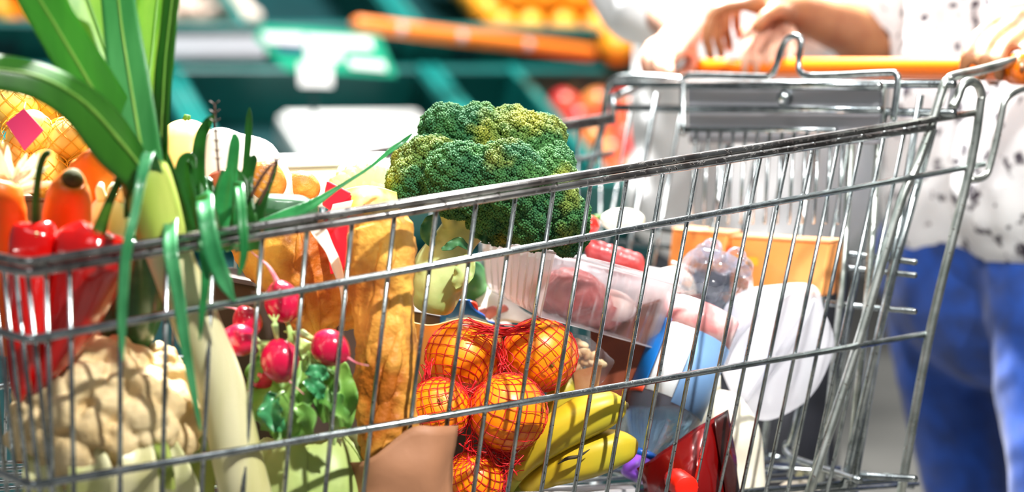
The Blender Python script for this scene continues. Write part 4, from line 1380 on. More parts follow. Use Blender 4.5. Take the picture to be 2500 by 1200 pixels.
# white rice bag
rb = thing('white_bag', 'rounded cream white bag standing right of the red pouch', 'bag', tuple(P(1800, 1330, 1.97)))
pts, rs = pspline([(1740, 955, 1.955, 20), (1750, 985, 1.95, 60), (1780, 1060, 1.945, 80), (1790, 1150, 1.945, 76), (1795, 1260, 1.945, 74), (1795, 1330, 1.945, 50)], 40)
o = MB().tube(pts, rs, 32, flat=.8, hint=(0, -1, 0)).build('bag_film', mat('cream_bag', '#f1ead6', .4, sss=.2, coat=.2, bump=.3, bscale=60), rb)
ripple(o, .004, 30, 8)
MB().tube([pts[0], pts[0] + Vector((-.004, 0, .012))], [.008, .012], 12).build('tied_neck', mat('cream_bag', '#f1ead6', .4), rb)
ga = thing('garlic_bulb', 'cream garlic bulb on the basket floor near the gate', 'garlic', tuple(P(1950, 1260, 2.02)))
MB().sphere(P(1950, 1225, 2.02), px(62, 2.02), 32, 18, (1, 1, .9), None, lambda ph, th: 1 + .05 * abs(math.sin(4 * th))).build('bulb', mat('garlic', '#f3ead9', .5, col2='#dccdb6', scale=30), ga)
MB().tube([P(1950, 1170, 2.02), P(1955, 1150, 2.02)], [.005, .003], 8).build('neck', M_lw, ga)

# orange cartons by the gate
M_oc = mat('orange_card', '#f79040', .45, col2='#ffab62', scale=8)
for lab_, q, Yq, extra in (('larger orange carton with a yellow band, against the gate', [(1780, 705), (2008, 705), (2026, 592), (1784, 578)], (2.14, 2.02), True),
                           ('smaller orange carton standing further left along the gate', [(1630, 640), (1762, 640), (1776, 572), (1640, 560)], (2.24, 2.15), False)):
    t = thing('orange_carton', lab_, 'carton', tuple(P(q[0][0] + 100, q[0][1] + 20, sum(Yq) / 2)))
    q = [(q[0][0], q[0][1] + 20), (q[1][0] - 4, q[1][1] + 20), q[2], q[3]]
    f4 = [P(x, y, Y) for (x, y), Y in zip(q, (Yq[0], Yq[1], Yq[1], Yq[0]))]
    back = Vector((.02, .028, 0))
    MB().hexa(f4, [p + back for p in f4]).build('carton_body', M_oc, t, smooth=False, bevel=.003)
    lid = [f4[3], f4[2], f4[2] + back, f4[3] + back]
    MB().hexa([p + Vector((0, -.001, 0)) for p in lid], [p + Vector((0, -.001, .002)) for p in lid]).build('carton_top', mat('orange_card_top', '#ffb47a', .45), t, smooth=False)
    if extra:
        b4 = [P(x, y, Y) for x, y, Y in ((1772, 645, 2.139), (1850, 648, 2.102), (1852, 628, 2.102), (1773, 625, 2.139))]
        MB().hexa(b4, [p + Vector((0, .0006, 0)) for p in b4]).build('yellow_band', mat('yellow_print', '#f5a81e', .45), t, smooth=False)
# white parcel under the bottle foot
wb_ = thing('white_parcel', 'white wrapped parcel behind the bottle and clear tray', 'parcel', tuple(P(1660, 760, 2.05)))
o = MB().sphere(P(1640, 715, 2.08), px(72, 2.08), 24, 16, (.95, .6, .95)).build('wrapping', mat('white_film', '#f3f1ea', .4), wb_)
ripple(o, .006, 25, 2)
MB().tube([P(1640, 640, 2.06), P(1700, 660, 2.05)], .002, 8).build('tape', M_frost, wb_)
# flat clear pack on the floor of the basket below the bananas
lowp = thing('clear_pack', 'pale clear pack lying flat beneath the bananas', 'food pack', tuple(P(1400, 1300, 1.83)))
MB().hexa(q4([(1240, 1240), (1560, 1240), (1540, 1215), (1270, 1215)], [1.79, 1.83, 1.95, 1.93]), q4([(1240, 1202), (1560, 1192), (1545, 1178), (1275, 1188)], [1.79, 1.83, 1.95, 1.93])).build('pack_shell', M_frost, lowp, smooth=False, bevel=.004)
MB().hexa(q4([(1250, 1240), (1550, 1240), (1530, 1218), (1280, 1218)], [1.80, 1.84, 1.93, 1.92]), q4([(1250, 1212), (1550, 1204), (1535, 1190), (1285, 1198)], [1.80, 1.84, 1.93, 1.92])).build('contents', mat('pack_inside', '#7a7f86', .5, col2='#b9c0c8', scale=20), lowp, smooth=False)
# ------------------------------------------------------------------ far side of the basket, left
M_yel = mat('potato_yellow', '#f6d774', .5, col2='#f0c34a', scale=16)
M_ynet = mat('yellow_net', '#e8a820', .5)
ny = MB()
k = 0
for (x, y, Y, r) in [(30, 262, 1.80, 58), (120, 240, 1.82, 60), (205, 285, 1.80, 58), (70, 330, 1.76, 58), (165, 345, 1.77, 60), (255, 350, 1.79, 56), (20, 400, 1.75, 56), (110, 425, 1.75, 56), (215, 430, 1.76, 58), (300, 300, 1.82, 54)]:
    lab = ['top row at the picture edge', 'top row in the middle', 'top row next to the leek leaf', 'under the pink tag', 'right of the pink tag', 'middle row beside the leek', 'bottom row at the picture edge', 'bottom row behind the pepper stem', 'bottom row above the upright carrot', 'highest against the leek'][k]
    c_ = P(x, y, Y)
    R = px(r, Y)
    t = MB().sphere(c_, R, 24, 16, (1.12, 1, .9), Matrix.Rotation(k * .7, 3, 'Y'), lambda ph, th: 1 + .03 * math.sin(3 * th + 2 * ph)).build('potato', M_yel)
    tag(t, 'pale yellow potato in the net sack, ' + lab, 'potato', 'potatoes in the yellow net sack')
    for s in (-1, 1):
        for j in range(10):
            pp = []
            for i in range(19):
                ph = .15 + (PI - .3) * i / 18
                th = 2 * PI * j / 10 + s * .9 * (ph - PI / 2)
                d = Vector((1.12 * math.sin(ph) * math.cos(th), math.sin(ph) * math.sin(th), .95 * math.cos(ph)))
                pp.append(c_ + d * (R + .001))
            ny.tube(pp, .0005, 4)
    k += 1
tag(ny.build('net_sack', M_ynet), 'yellow net sack around the potatoes behind the carrots', 'net bag', kind='thing')
tg = thing('price_tag', 'pink diamond-shaped tag on the yellow potato sack', 'tag', tuple(P(58, 360, 1.70)))
p4 = [P(x, y, 1.70) for x, y in ((14, 300), (58, 264), (106, 318), (60, 368))]
MB().hexa([p + Vector((0, .001, 0)) for p in p4], p4).build('card', mat('pink_card', '#f0408c', .5), tg, smooth=False)
MB().tube([P(58, 268, 1.70), P(62, 250, 1.73)], .0008, 6).build('string', M_ynet, tg)
pc = thing('card_carton', 'plain brown carton under the yellow potato sack, behind the peppers', 'carton', tuple(P(180, 1200, 1.80)))
CM = mat('plain_card', '#8a5f3c', .7, col2='#74502f', scale=8)
z0, z1 = .672, P(180, 482, 1.76).z
c4 = [P(20, 600, 1.735), P(330, 600, 1.72), P(345, 600, 1.85), P(40, 600, 1.87)]
MB().hexa([zpt(p, z0) for p in c4], [zpt(p, z1) for p in c4]).build('carton_body', CM, pc, smooth=False, bevel=.003)
for a_, b_ in ((0, 1), (2, 3)):
    MB().tube([zpt(c4[a_], z1), zpt(c4[b_], z1)], .0015, 6).build('carton_edge', CM, pc)
# frisee lettuce
fr = thing('frisee_lettuce', 'pale spiky frisee lettuce at the front left of the trolley', 'lettuce', tuple(P(30, 520, 1.64)))
M_fr = mat('frisee', '#eef3da', .5, col2='#f8f8ee', scale=40, thin=.3)
rg = np.random.RandomState(5)
for k in range(34):
    a = rg.uniform(-1.2, 1.3)
    ln = rg.uniform(60, 125)
    x0, y0 = 25 + rg.uniform(-15, 15), 478
    Y0 = 1.64 + rg.uniform(-.02, .03)
    rows = [(x0, y0, Y0, 16), (x0 + math.sin(a) * ln * .5, y0 - math.cos(a) * ln * .55, Y0 - .01, 20), (x0 + math.sin(a) * ln * .95, y0 - math.cos(a) * ln * .85, Y0 - .014, 14), (x0 + math.sin(a) * ln * 1.1, y0 - math.cos(a) * ln, Y0 - .012, 2)]
    q, w_ = pspline(rows, 12)
    MB().ribbon(q, w_, (rg.uniform(-.5, .5), -1, .4), .3, .0005, .3, 1.3, 4).build('leaf', M_fr, fr)
# fennel bulb
fe = thing('fennel_bulb', 'pale fennel bulb between the red pepper and leek', 'fennel', tuple(P(272, 600, 1.64)))
M_fe = mat('fennel', '#f0f0d2', .4, col2='#b9cc86', scale=22, stretch=(1, 1, .25))
o = MB().sphere(P(272, 545, 1.645), px(62, 1.645), 32, 18, (.95, .8, 1.15), None, lambda ph, th: 1 + .04 * math.cos(8 * th)).build('bulb', M_fe, fe)
for k in range(3):
    q, w_ = pspline([(272 + (k - 1) * 22, 490, 1.64, 14), (274 + (k - 1) * 30, 465, 1.64, 12), (280 + (k - 1) * 34, 450, 1.645, 9)], 8)
    MB().tube(q, w_, 10).build('stalk', M_fe, fe)
# melon
me_ = thing('melon', 'pale yellow melon just right of the leek leaves', 'melon', tuple(P(450, 560, 1.86)))
MB().sphere(P(455, 400, 1.88), px(108, 1.88), 32, 20, (.85, .85, 1), None, lambda ph, th: 1 + .015 * math.cos(10 * th)).build('rind', mat('melon', '#f4d98a', .45, col2='#ecc35c', scale=8), me_)
MB().tube([P(455, 294, 1.88), P(458, 280, 1.88)], [.004, .003], 8).build('stalk', M_stem, me_)
# bread bun in a paper bag
bb = thing('bakery_bag', 'white bakery bag with a brown roll inside, behind the spring onions', 'paper bag', tuple(P(560, 560, 1.78)))
sheet([[(470, 380, 1.80), (520, 320, 1.785), (580, 318, 1.78), (640, 345, 1.79), (700, 390, 1.80)], [(460, 440, 1.79), (520, 400, 1.765), (580, 390, 1.76), (650, 420, 1.77), (720, 450, 1.79)], [(460, 540, 1.79), (520, 540, 1.765), (580, 540, 1.76), (650, 540, 1.77), (720, 540, 1.79)]], .0008, 'front_wall', mat('white_paper', '#f6f3ec', .6, thin=.2), bb, 3, .005, 40)
MB().sphere(P(545, 455, 1.745), px(42, 1.745), 20, 14, (1.1, .6, 1)).build('roll', mat('bun', '#8c3f22', .55, col2='#b9643a', scale=20, bump=.3, bscale=50), bb)
tag(ripple(MB().sphere(P(650, 440, 1.755), px(52, 1.755), 28, 18, (.9, .8, .95)).build('bread_roll', M_crust), .003, 40, 2), 'golden bread roll behind the dark courgette', 'bread')
tag(ripple(MB().sphere(P(735, 455, 1.80), px(46, 1.80), 28, 18, (1, .8, .9)).build('bread_roll', M_crust), .003, 40, 4), 'yellow crusted roll beside the red and white packet', 'bread')
wv = thing('white_box', 'white foam box at the far side behind the courgette', 'box', tuple(P(760, 520, 1.96)))
MB().hexa(q4([(560, 520), (900, 500), (960, 470), (640, 480)], [1.95, 1.97, 2.05, 2.05]), q4([(560, 415), (890, 405), (940, 385), (640, 390)], [1.95, 1.97, 2.05, 2.05])).build('foam_body', mat('foam', '#f7f7f5', .7, bump=.1, bscale=80), wv, smooth=False, bevel=.004)
MB().hexa(q4([(555, 415), (895, 403), (945, 382), (635, 387)], [1.945, 1.965, 2.055, 2.055]), q4([(555, 404), (895, 392), (945, 371), (635, 376)], [1.945, 1.965, 2.055, 2.055])).build('foam_lid', mat('foam', '#f7f7f5', .7), wv, smooth=False, bevel=.003)
# pale lettuce beside the broccoli
le = thing('lettuce', 'pale green lettuce head left of the broccoli', 'lettuce', tuple(P(900, 560, 1.88)))
M_le = mat('pale_lettuce', '#d9e8b0', .45, col2='#f0f3d6', scale=18, thin=.3)
o = MB().sphere(P(905, 485, 1.895), px(58, 1.895), 24, 16).build('heart', M_le, le)
ripple(o, .004, 40, 3)
for k in range(9):
    a = -1.3 + k * .33
    rows = [(900, 545, 1.875, 30), (900 + math.sin(a) * 60, 500 - 20 * math.cos(a), 1.855, 80), (900 + math.sin(a) * 82, 460 - 50 * math.cos(a), 1.855, 76), (900 + math.sin(a) * 88, 440 - 62 * math.cos(a), 1.87, 24)]
    q, w_ = pspline(rows, 16)
    MB().ribbon(q, w_, (.4 * math.sin(a), -1, .3), -.3, .0006, .3, 1.2, 8).build('leaf', M_le, le)
ylw = thing('pasta_pack', 'yellow pasta packet between the baguette top and broccoli', 'packet', tuple(P(895, 560, 1.82)))
sheet([[(850, 476, 1.80), (890, 470, 1.79), (955, 480, 1.80)], [(848, 510, 1.795), (890, 510, 1.78), (955, 512, 1.795)], [(850, 570, 1.80), (890, 570, 1.785), (955, 570, 1.80)]], .012, 'packet_film', mat('pasta_film', '#f2cf52', .3, col2='#f6e8a8', scale=40, coat=.4), ylw, 2, .002, 50)

# ------------------------------------------------------------------ the produce stand behind
M_teal = mat('teal_plastic', '#0d6b66', .38, col2='#0a5552', scale=3, coat=.25)
M_teald = mat('teal_dark', '#0a3f42', .45, col2='#082f33', scale=3)
M_teall = mat('teal_rim', '#14807a', .32, coat=.35)
M_lip = mat('grey_shelf_lip', '#c9cad2', .45)
BA = math.radians(25)
TA = math.radians(26)
U = Vector((math.cos(BA), math.sin(BA), 0))
S = Vector((math.sin(BA) * math.cos(TA), -math.cos(BA) * math.cos(TA), -math.sin(TA)))    # down the slope
NN = U.cross(-S).normalized()
if NN.z < 0:
    NN = -NN
stand = thing('produce_stand', 'long dark teal tiered produce stand behind the trolley', 'produce stand', tuple(P(900, 600, 4.8).xy) + (0.0,))


def crate(o, label, W=.60, L=.56, H=.14, group='teal produce crates', div=(0, 1, 2, 3)):
    """o: upper left corner of the crate floor; runs W along the stand and L down the slope"""
    t = thing('produce_crate', label, 'crate', tuple(o), group)
    th = .012
    MB().box(o, U * W, S * L, NN * th).build('crate_floor', M_teald, t, smooth=False)
    for (p, a, b) in ((o, U * W, S * th), (o + S * (L - th), U * W, S * th), (o, U * th, S * L), (o + U * (W - th), U * th, S * L)):
        MB().box(p, a, b, NN * H).build('side', M_teal, t, smooth=False)
    rm = MB()
    z = NN * H
    for (p, a, b) in ((o - U * .01 - S * .01, U * (W + .02), S * .03), (o + S * (L - .02) - U * .01, U * (W + .02), S * .03), (o - U * .01, U * .03, S * L), (o + U * (W - .02), U * .03, S * L)):
        rm.box(p + z, a, b, NN * .014)
    rm.build('rim', M_teal, t, smooth=False, bevel=.004)
    for kk in div:
        MB().box(o + U * (W * kk / 3 - .012) + NN * .01, U * .024, S * L, NN * (H + .012)).build('divider', M_teall, t, smooth=False, bevel=.004)
    for kk in range(3):                               # ribs on the low front wall
        MB().box(o + S * L + U * (.1 + .17 * kk), U * .06, S * .012, NN * (H * .8)).build('grip', M_teald, t, smooth=False)
    return t


lowO = P(415, 165, 4.55) - NN * .15
upO = P(250, 60, 5.0) - NN * .05
LOWL = ['empty teal crate of the lower tier, cut off behind the leek', 'dark teal crate below the green sign', 'teal crate of the lower tier under the orange rail, holding apples', 'teal crate of the lower tier behind the second shopper']
UPL = ['teal crate of the upper tier behind the leek leaves', 'teal crate of the upper tier heaped with pale mushrooms', 'teal crate heaped with oranges behind the orange rail', 'teal crate of the upper tier with oranges behind the shoppers', 'last teal crate of the upper tier behind the shoppers']
lows, ups = [], []
for k in range(3):
    o = lowO + U * (.63 * (k - 1))
    lows.append(o)
    crate(o, LOWL[k], div=((0, 1, 2, 3), (0, 3), (0, 1, 3))[k])
for k in range(4):
    o = upO + U * (.63 * (k - 1)) - S * .12 + NN * .1
    ups.append(o)
    crate(o, UPL[k], div=(0, 1, 3) if k < 2 else (0, 3))
# stand body: base boxes, kick panel, risers
bs = MB()
a = lowO - U * .75 - NN * .02
bs.box(a, U * 2.1, S * .62, NN * .018)
bs.build('lower_shelf', M_teald, stand, smooth=False)
a2 = upO - U * .75 - S * .14 + NN * .08
MB().box(a2, U * 2.1, S * .62, NN * .018).build('upper_shelf', M_teald, stand, smooth=False)
fp = lowO - U * .75 + S * .60
MB().hexa([zpt(fp, 0), zpt(fp + U * 2.1, 0), zpt(fp + U * 2.1 - S * .05, 0), zpt(fp - S * .05, 0)], [fp, fp + U * 2.1, fp + U * 2.1 - S * .05, fp - S * .05]).build('front_panel', M_teald, stand, smooth=False)
bk = upO - U * .75 - S * .3 + NN * .0
MB().hexa([zpt(bk, 0), zpt(bk + U * 2.1, 0), zpt(bk + U * 2.1 - S * .04, 0), zpt(bk - S * .04, 0)], [zpt(bk, 1.75), zpt(bk + U * 2.1, 1.75), zpt(bk + U * 2.1 - S * .04, 1.75), zpt(bk - S * .04, 1.75)]).build('back_panel', M_teald, stand, smooth=False)
for k in range(4):
    pp = zpt(bk + U * (.68 * k), 0)
    MB().box(pp - S * .02, U * .04, zpt(S * .06, 0), Vector((0, 0, 1.8))).build('post', M_teal, stand, smooth=False)
# grey price lip and orange rail
l0, l1 = P(395, 124, 4.46), P(648, 122, 4.60)
ud = (l1 - l0).normalized()
MB().box(l0 - Vector((0, 0, .02)), ud * (l1 - l0).length, NN * .012, Vector((0, 0, .042))).build('shelf_lip', M_lip, stand, smooth=False, bevel=.004)
o0, o1 = P(862, 57, 4.45), P(1450, 130, 4.92)
orl = thing('orange_rail', 'bright orange price rail along the upper tier', 'rail', tuple(o0))
MB().tube([o0, o0.lerp(o1, .02), o0.lerp(o1, .98), o1], [.010, .0175, .0175, .012], 16).build('rail_tube', mat('orange_rail', '#ff8a2a', .4, coat=.3), orl)
for f in (.18, .42, .7):
    c_ = o0.lerp(o1, f)
    MB().sphere(c_ + Vector((0, -.016, .0)), .012, 12, 8, (1.2, .6, 1)).build('price_clip', M_lip, orl)

# fruit and mushrooms
M_bo = mat('stand_orange', '#ffa21f', .4, col2='#ffbf3a', scale=6)
M_ap = mat('stand_apple', '#e2303a', .3, col2='#f0a050', scale=9, coat=.4)
M_mu = mat('mushroom', '#f3e6da', .6, col2='#e6c9b6', scale=12)
M_lm = mat('lemon', '#ffd838', .4, col2='#ffe877', scale=6)


def fruit_mesh(kind):
    m = MB()
    if kind == 'mush':
        m.sphere((0, 0, 0), .036, 16, 10, (1, 1, .62))
        m.tube([(0, 0, -.01), (0, 0, -.045)], [.014, .017], 10)
    elif kind == 'apple':
        m.sphere((0, 0, 0), .042, 18, 12, (1, 1, .92), None, lambda ph, th: 1 - .14 * math.exp(-(ph / .35) ** 2) - .06 * math.exp(-((PI - ph) / .4) ** 2) + .015 * math.cos(5 * th) * max(0, -math.cos(ph)))
    elif kind == 'lemon':
        m.sphere((0, 0, 0), .032, 16, 12, (1, 1, 1.25), None, lambda ph, th: 1 + .12 * math.exp(-(ph / .22) ** 2) + .12 * math.exp(-((PI - ph) / .22) ** 2))
    else:
        m.sphere((0, 0, 0), .043, 18, 12, (1, 1, .95), None, lambda ph, th: 1 - .05 * math.exp(-(ph / .25) ** 2))
    return m


def heap(o, kind, m, name, label, cat, group, nu, ns, layers, u0, s0, step, stalk=True, hump=.0, base=.05, rg=np.random.RandomState(2)):
    proto = None
    for lay in range(layers):
        for i in range(nu - lay):
            for j in range(ns - lay):
                q = o + U * (u0 + (i + lay * .5) * step + rg.uniform(-.006, .006)) + S * (s0 + (j + lay * .5) * step + rg.uniform(-.006, .006)) + NN * (base + lay * step * .74 + hump * math.sin(PI * (i + .5) / nu))
                if proto is None:
                    mb = fruit_mesh(kind)
                    ob = mb.build(name, m, loc=(0, 0, 0))
                    if stalk:
                        st = MB().tube([(0, 0, .03), (.003, 0, .05)], [.0022, .003], 6)
                        s_ = st.build('stalk', M_btn, ob)
                    proto = ob
                    ob['org'] = (0, 0, 0)
                    r = ob
                else:
                    r = proto.copy()
                    SC.collection.objects.link(r)
                    for ch in proto.children:
                        c = ch.copy()
                        SC.collection.objects.link(c)
                        c.parent = r
                r.location = q
                r.rotation_euler = (rg.uniform(-.5, .5), rg.uniform(-.5, .5), rg.uniform(0, 6))
                tag(r, label, cat, group)


heap(ups[2], 'orange', M_bo, 'orange', 'blurred orange in the heap above the orange rail', 'orange', 'oranges heaped on the produce stand', 6, 6, 3, .24, .08, .084, base=.13)
heap(ups[3], 'orange', M_bo, 'orange', 'blurred orange past the end of the orange rail, beside the white-topped shopper', 'orange', 'oranges behind the white-topped shopper', 6, 6, 3, -.12, .20, .084, base=.13)
heap(lows[2], 'apple', M_ap, 'apple', 'blurred red apple in the lower crate right of the green sign', 'apple', 'apples on the produce stand', 4, 6, 2, .265, .08, .082)
heap(ups[1], 'mush', M_mu, 'mushroom', 'blurred pale mushroom heaped behind the grey shelf lip', 'mushroom', 'mushrooms on the produce stand', 5, 6, 2, .02, .08, .07, False)
heap(ups[0], 'lemon', M_bo, 'mango', 'blurred yellow-orange mango behind the leek leaves', 'mango', 'mangoes behind the leek leaves', 7, 6, 2, .06, .08, .074, False)

# green sign with white lettering, far too blurred to read, and a white tag
sg = thing('price_sign', 'teal green produce sign with blurred white lettering', 'sign', tuple(P(830, 200, 4.05)))
def signq(q, Yl, Yr, dy=0.0):
    xs = [p[0] for p in q]
    a, b = min(xs), max(xs)
    return [P(x, y, Yl + (Yr - Yl) * (x - 620) / 350.0 - dy) for x, y in q]
q = signq([(622, 92), (700, 172), (968, 186), (925, 86), (745, 68), (640, 62)], 4.02, 4.1)
n_ = len(q)
MB().add([p + Vector((0, .008, 0)) for p in q] + q, [tuple(range(n_)), tuple(reversed(range(n_, 2 * n_)))] + [(i, n_ + i, n_ + (i + 1) % n_, (i + 1) % n_) for i in range(n_)]).build('board', mat('sign_green', '#0fae87', .4), sg, smooth=False)
for q_ in ([(640, 78), (740, 82), (742, 110), (652, 104)], [(746, 84), (905, 92), (912, 122), (750, 116)], [(745, 118), (838, 122), (832, 150), (748, 148)], [(848, 142), (938, 150), (944, 172), (856, 164)]):
    f = signq(q_, 4.02, 4.1, .0005)
    MB().hexa(f, [p + Vector((0, -.0012, 0)) for p in f]).build('lettering', mat('sign_white', '#ffffff', .5), sg, smooth=False)
f = signq([(668, 110), (742, 114), (742, 130), (680, 124)], 4.02, 4.1, .0005)
MB().hexa(f, [p + Vector((0, -.001, 0)) for p in f]).build('dark_band', mat('sign_navy', '#2b3f7a', .5), sg, smooth=False)
f = signq([(728, 152), (812, 158), (812, 212), (732, 210)], 4.02, 4.1, .006)
MB().hexa(f, [p + Vector((0, -.0016, 0)) for p in f]).build('price_card', mat('sign_white', '#ffffff', .5), sg, smooth=False)
MB().tube([P(760, 186, 4.062), P(770, 330, 4.25)], .005, 8).build('sign_stalk', M_teald, sg)
# white foam tray in the lower crate
ft = thing('foam_tray', 'white foam tray in the dark crate below the green sign', 'tray', tuple(P(760, 390, 4.2)))
o = lows[1] + S * .13 + U * .215 + NN * .015
MB().box(o, U * .34, S * .28, NN * .085).build('tray_body', mat('foam', '#f7f7f5', .7), ft, smooth=False, bevel=.01)
MB().box(o + NN * .085 + U * .01 + S * .01, U * .32, S * .26, NN * .012).build('tray_lid', mat('foam', '#f7f7f5', .7), ft, smooth=False, bevel=.005)

# ------------------------------------------------------------------ two shoppers
M_skin = mat('skin', '#a5704a', .5, col2='#935c3b', scale=30, sss=.25)
M_skin2 = mat('skin_fair', '#d2a38c', .5, col2='#c28a74', scale=30, sss=.25)
M_jean = mat('blue_jeans', '#0c459f', .65, col2='#093376', scale=26, bump=.25, bscale=500, bdist=.0006, sheen=.2)
M_trou = mat('grey_trousers', '#4b4d55', .7, col2='#3c3e45', scale=20)
M_shirt = mat('floral_shirt', '#e6e8ea', .75, col2='#d6d8dc', scale=10, col3='#3b3440', scale3=48, lo3=.575, hi3=.63)
M_white = mat('white_top', '#f8f9fa', .75, col2='#eef0f3', scale=8)
M_hair = mat('hair', '#4b2f1d', .45, col2='#6a4527', scale=60, stretch=(1, 1, .1))


def cap_chain(mb, pts, rs, n=None):
    pts = [Vector(p) for p in pts]
    if n:
        s = spline([(*p, r) for p, r in zip(pts, rs)], n)
        pts = [Vector(v[:3]) for v in s]
        rs = [v[3] for v in s]
    mb.tube(pts, rs, 16)
    mb.sphere(pts[0], rs[0], 16, 10)
    mb.sphere(pts[-1], rs[-1], 16, 10)


def finger(mb, rows, r):
    s = spline([(x, y, Y) for x, y, Y in rows], 10)
    pts = [P(*v) for v in s]
    rs = [r * (1.08 - .035 * i + (.10 if i in (3, 6) else 0)) for i in range(10)]
    cap_chain(mb, pts, rs)


def head(mb, c, fw, s=1.0):
    """skull, jaw, nose, ears and brow facing fw"""
    sd = fw.cross(Vector((0, 0, 1))).normalized()
    up = Vector((0, 0, 1))
    R = Matrix((sd, fw, up)).transposed()
    mb.sphere(c + up * .02 * s, .088 * s, 24, 16, (.86, 1.05, 1.08), R)
    mb.sphere(c - up * .045 * s + fw * .025 * s, .062 * s, 20, 14, (.9, .95, 1.1), R)
    mb.sphere(c + fw * .098 * s - up * .012 * s, .013 * s, 12, 8, (.9, 1.2, 1.5), R)
    mb.sphere(c + fw * .086 * s - up * .058 * s, .016 * s, 12, 8, (1.5, .6, .5), R)
    mb.sphere(c + fw * .078 * s - up * .09 * s, .018 * s, 12, 8, (1.1, .8, .8), R)
    for q in (-1, 1):
        mb.sphere(c + sd * (.078 * q * s) - up * .005 * s, .022 * s, 12, 8, (.35, .7, 1.2), R)
        mb.sphere(c + sd * (.034 * q * s) + fw * .082 * s + up * .026 * s, .014 * s, 10, 8, (1.6, .6, .5), R)


def eyes_hair(t, c, fw, s, hm):
    sd = fw.cross(Vector((0, 0, 1))).normalized()
    up = Vector((0, 0, 1))
    R = Matrix((sd, fw, up)).transposed()
    for q in (-1, 1):
        MB().sphere(c + sd * (.033 * q * s) + fw * .084 * s + up * .008 * s, .0105 * s, 12, 8).build('eye', mat('eye', '#f2f0ec', .2, col2='#3a2a20', scale=1), t)
    MB().sphere(c + fw * .088 * s - up * .058 * s, .014 * s, 12, 8, (1.5, .5, .45), R).build('lips', mat('lips', '#b9605a', .4), t)
    h = MB()
    h.sphere(c + up * .035 * s - fw * .018 * s, .098 * s, 24, 16, (.92, 1.05, 1.05), R)
    for q in range(-3, 4):
        a = c + up * .03 * s - fw * (.07 - .012 * abs(q)) * s + sd * (q * .026 * s)
        cap_chain(h, [a, a - up * .10 * s - fw * .02, a - up * .24 * s - fw * .01], [.03 * s, .028 * s, .016 * s])
    o = h.build('hair', hm, t)
    remesh(o, .008, 3)
    # keep the face free of hair
    return o


f1 = -D
# --- first shopper: floral shirt, blue jeans
p1 = thing('person', 'woman in floral white shirt and blue jeans, both hands at the orange trolley handle', 'person', tuple(P(2470, 700, 2.55).xy) + (0.0,))
hipc = P(2455, 600, 2.55)
hR, hL = P(2305, 640, 2.63), P(2575, 640, 2.42)
kR, kL = P(2362, 1210, 2.60), P(2585, 1200, 2.28)
aR, aL = Vector((kR.x + .08, kR.y + .12, .09)), Vector((kL.x - .01, kL.y - .02, .09))
chest = P(2470, -150, 2.58)
neck = P(2450, -620, 2.56)
hc = neck + Vector((0, 0, .16)) + f1 * .03
shR, shL = P(2330, -480, 2.68), P(2620, -480, 2.44)
elR, wrR = P(2135, 92, 2.60), P(1945, 28, 2.51)
elL, wrL = P(2790, 90, 2.36), P(2590, 38, 2.22)
b = MB()
cap_chain(b, [hipc + Vector((0, 0, -.02)), hipc + Vector((0, 0, .18)), chest, P(2465, -430, 2.57)], [.13, .115, .135, .11], 14)
cap_chain(b, [shR, P(2465, -470, 2.57), shL], [.055, .075, .055], 9)
cap_chain(b, [P(2465, -470, 2.57), hc], [.052, .05], 5)
for h_, k_, a_ in ((hR, kR, aR), (hL, kL, aL)):
    cap_chain(b, [h_, h_.lerp(k_, .5), k_, k_.lerp(a_, .35), a_], [.076, .066, .047, .05, .032], 16)
    ft_ = a_ + Vector((0, 0, -.045))
    cap_chain(b, [ft_ - f1 * .03, ft_ + f1 * .08, ft_ + f1 * .15], [.034, .032, .024], 8)
cap_chain(b, [shR, shR.lerp(elR, .5), elR, elR.lerp(wrR, .35), wrR], [.048, .042, .037, .034, .024], 16)
cap_chain(b, [shL, shL.lerp(elL, .5), elL, elL.lerp(wrL, .35), wrL], [.048, .042, .037, .034, .024], 16)
head(b, hc, f1)
# right hand: bent down from above, left hand: wrapped round the near end of the handle
for kx, ky, kY in ((1838, 8, 2.455), (1842, -6, 2.478), (1850, -14, 2.50), (1862, -14, 2.52)):
    cap_chain(b, [wrR, P(kx, ky, kY)], [.021, .0125])
finger(b, [(1838, 8, 2.455), (1748, 26, 2.447), (1726, 84, 2.442), (1736, 138, 2.447)], .0082)
finger(b, [(1842, -6, 2.478), (1766, 12, 2.48), (1750, 72, 2.478), (1762, 132, 2.475)], .0085)
finger(b, [(1850, -14, 2.50), (1786, 4, 2.51), (1772, 60, 2.51), (1782, 118, 2.505)], .008)
finger(b, [(1862, -14, 2.52), (1806, 4, 2.535), (1798, 50, 2.535), (1805, 92, 2.53)], .0072)
finger(b, [(1925, 30, 2.49), (1898, 24, 2.445), (1868, 42, 2.425), (1848, 66, 2.42)], .0098)
for kx, ky, kY in ((2452, 40, 2.165), (2486, 52, 2.15), (2516, 72, 2.138), (2545, 94, 2.13)):
    cap_chain(b, [wrL, P(kx, ky, kY)], [.021, .0125])
finger(b, [(2452, 40, 2.165), (2388, 88, 2.137), (2360, 138, 2.118), (2352, 176, 2.12)], .0078)
finger(b, [(2486, 52, 2.15), (2424, 100, 2.122), (2402, 146, 2.104), (2398, 188, 2.106)], .008)
finger(b, [(2516, 72, 2.138), (2462, 112, 2.108), (2444, 150, 2.090), (2440, 190, 2.092)], .0078)
finger(b, [(2545, 94, 2.13), (2510, 118, 2.098), (2500, 142, 2.086), (2497, 166, 2.07)], .0068)
finger(b, [(2585, 70, 2.22), (2520, 120, 2.20), (2470, 165, 2.185), (2420, 196, 2.165)], .0095)
body = b.build('body', M_skin, p1)
remesh(body, .0042, 5)
eyes_hair(p1, hc, f1, 1.0, M_hair)
j = MB()
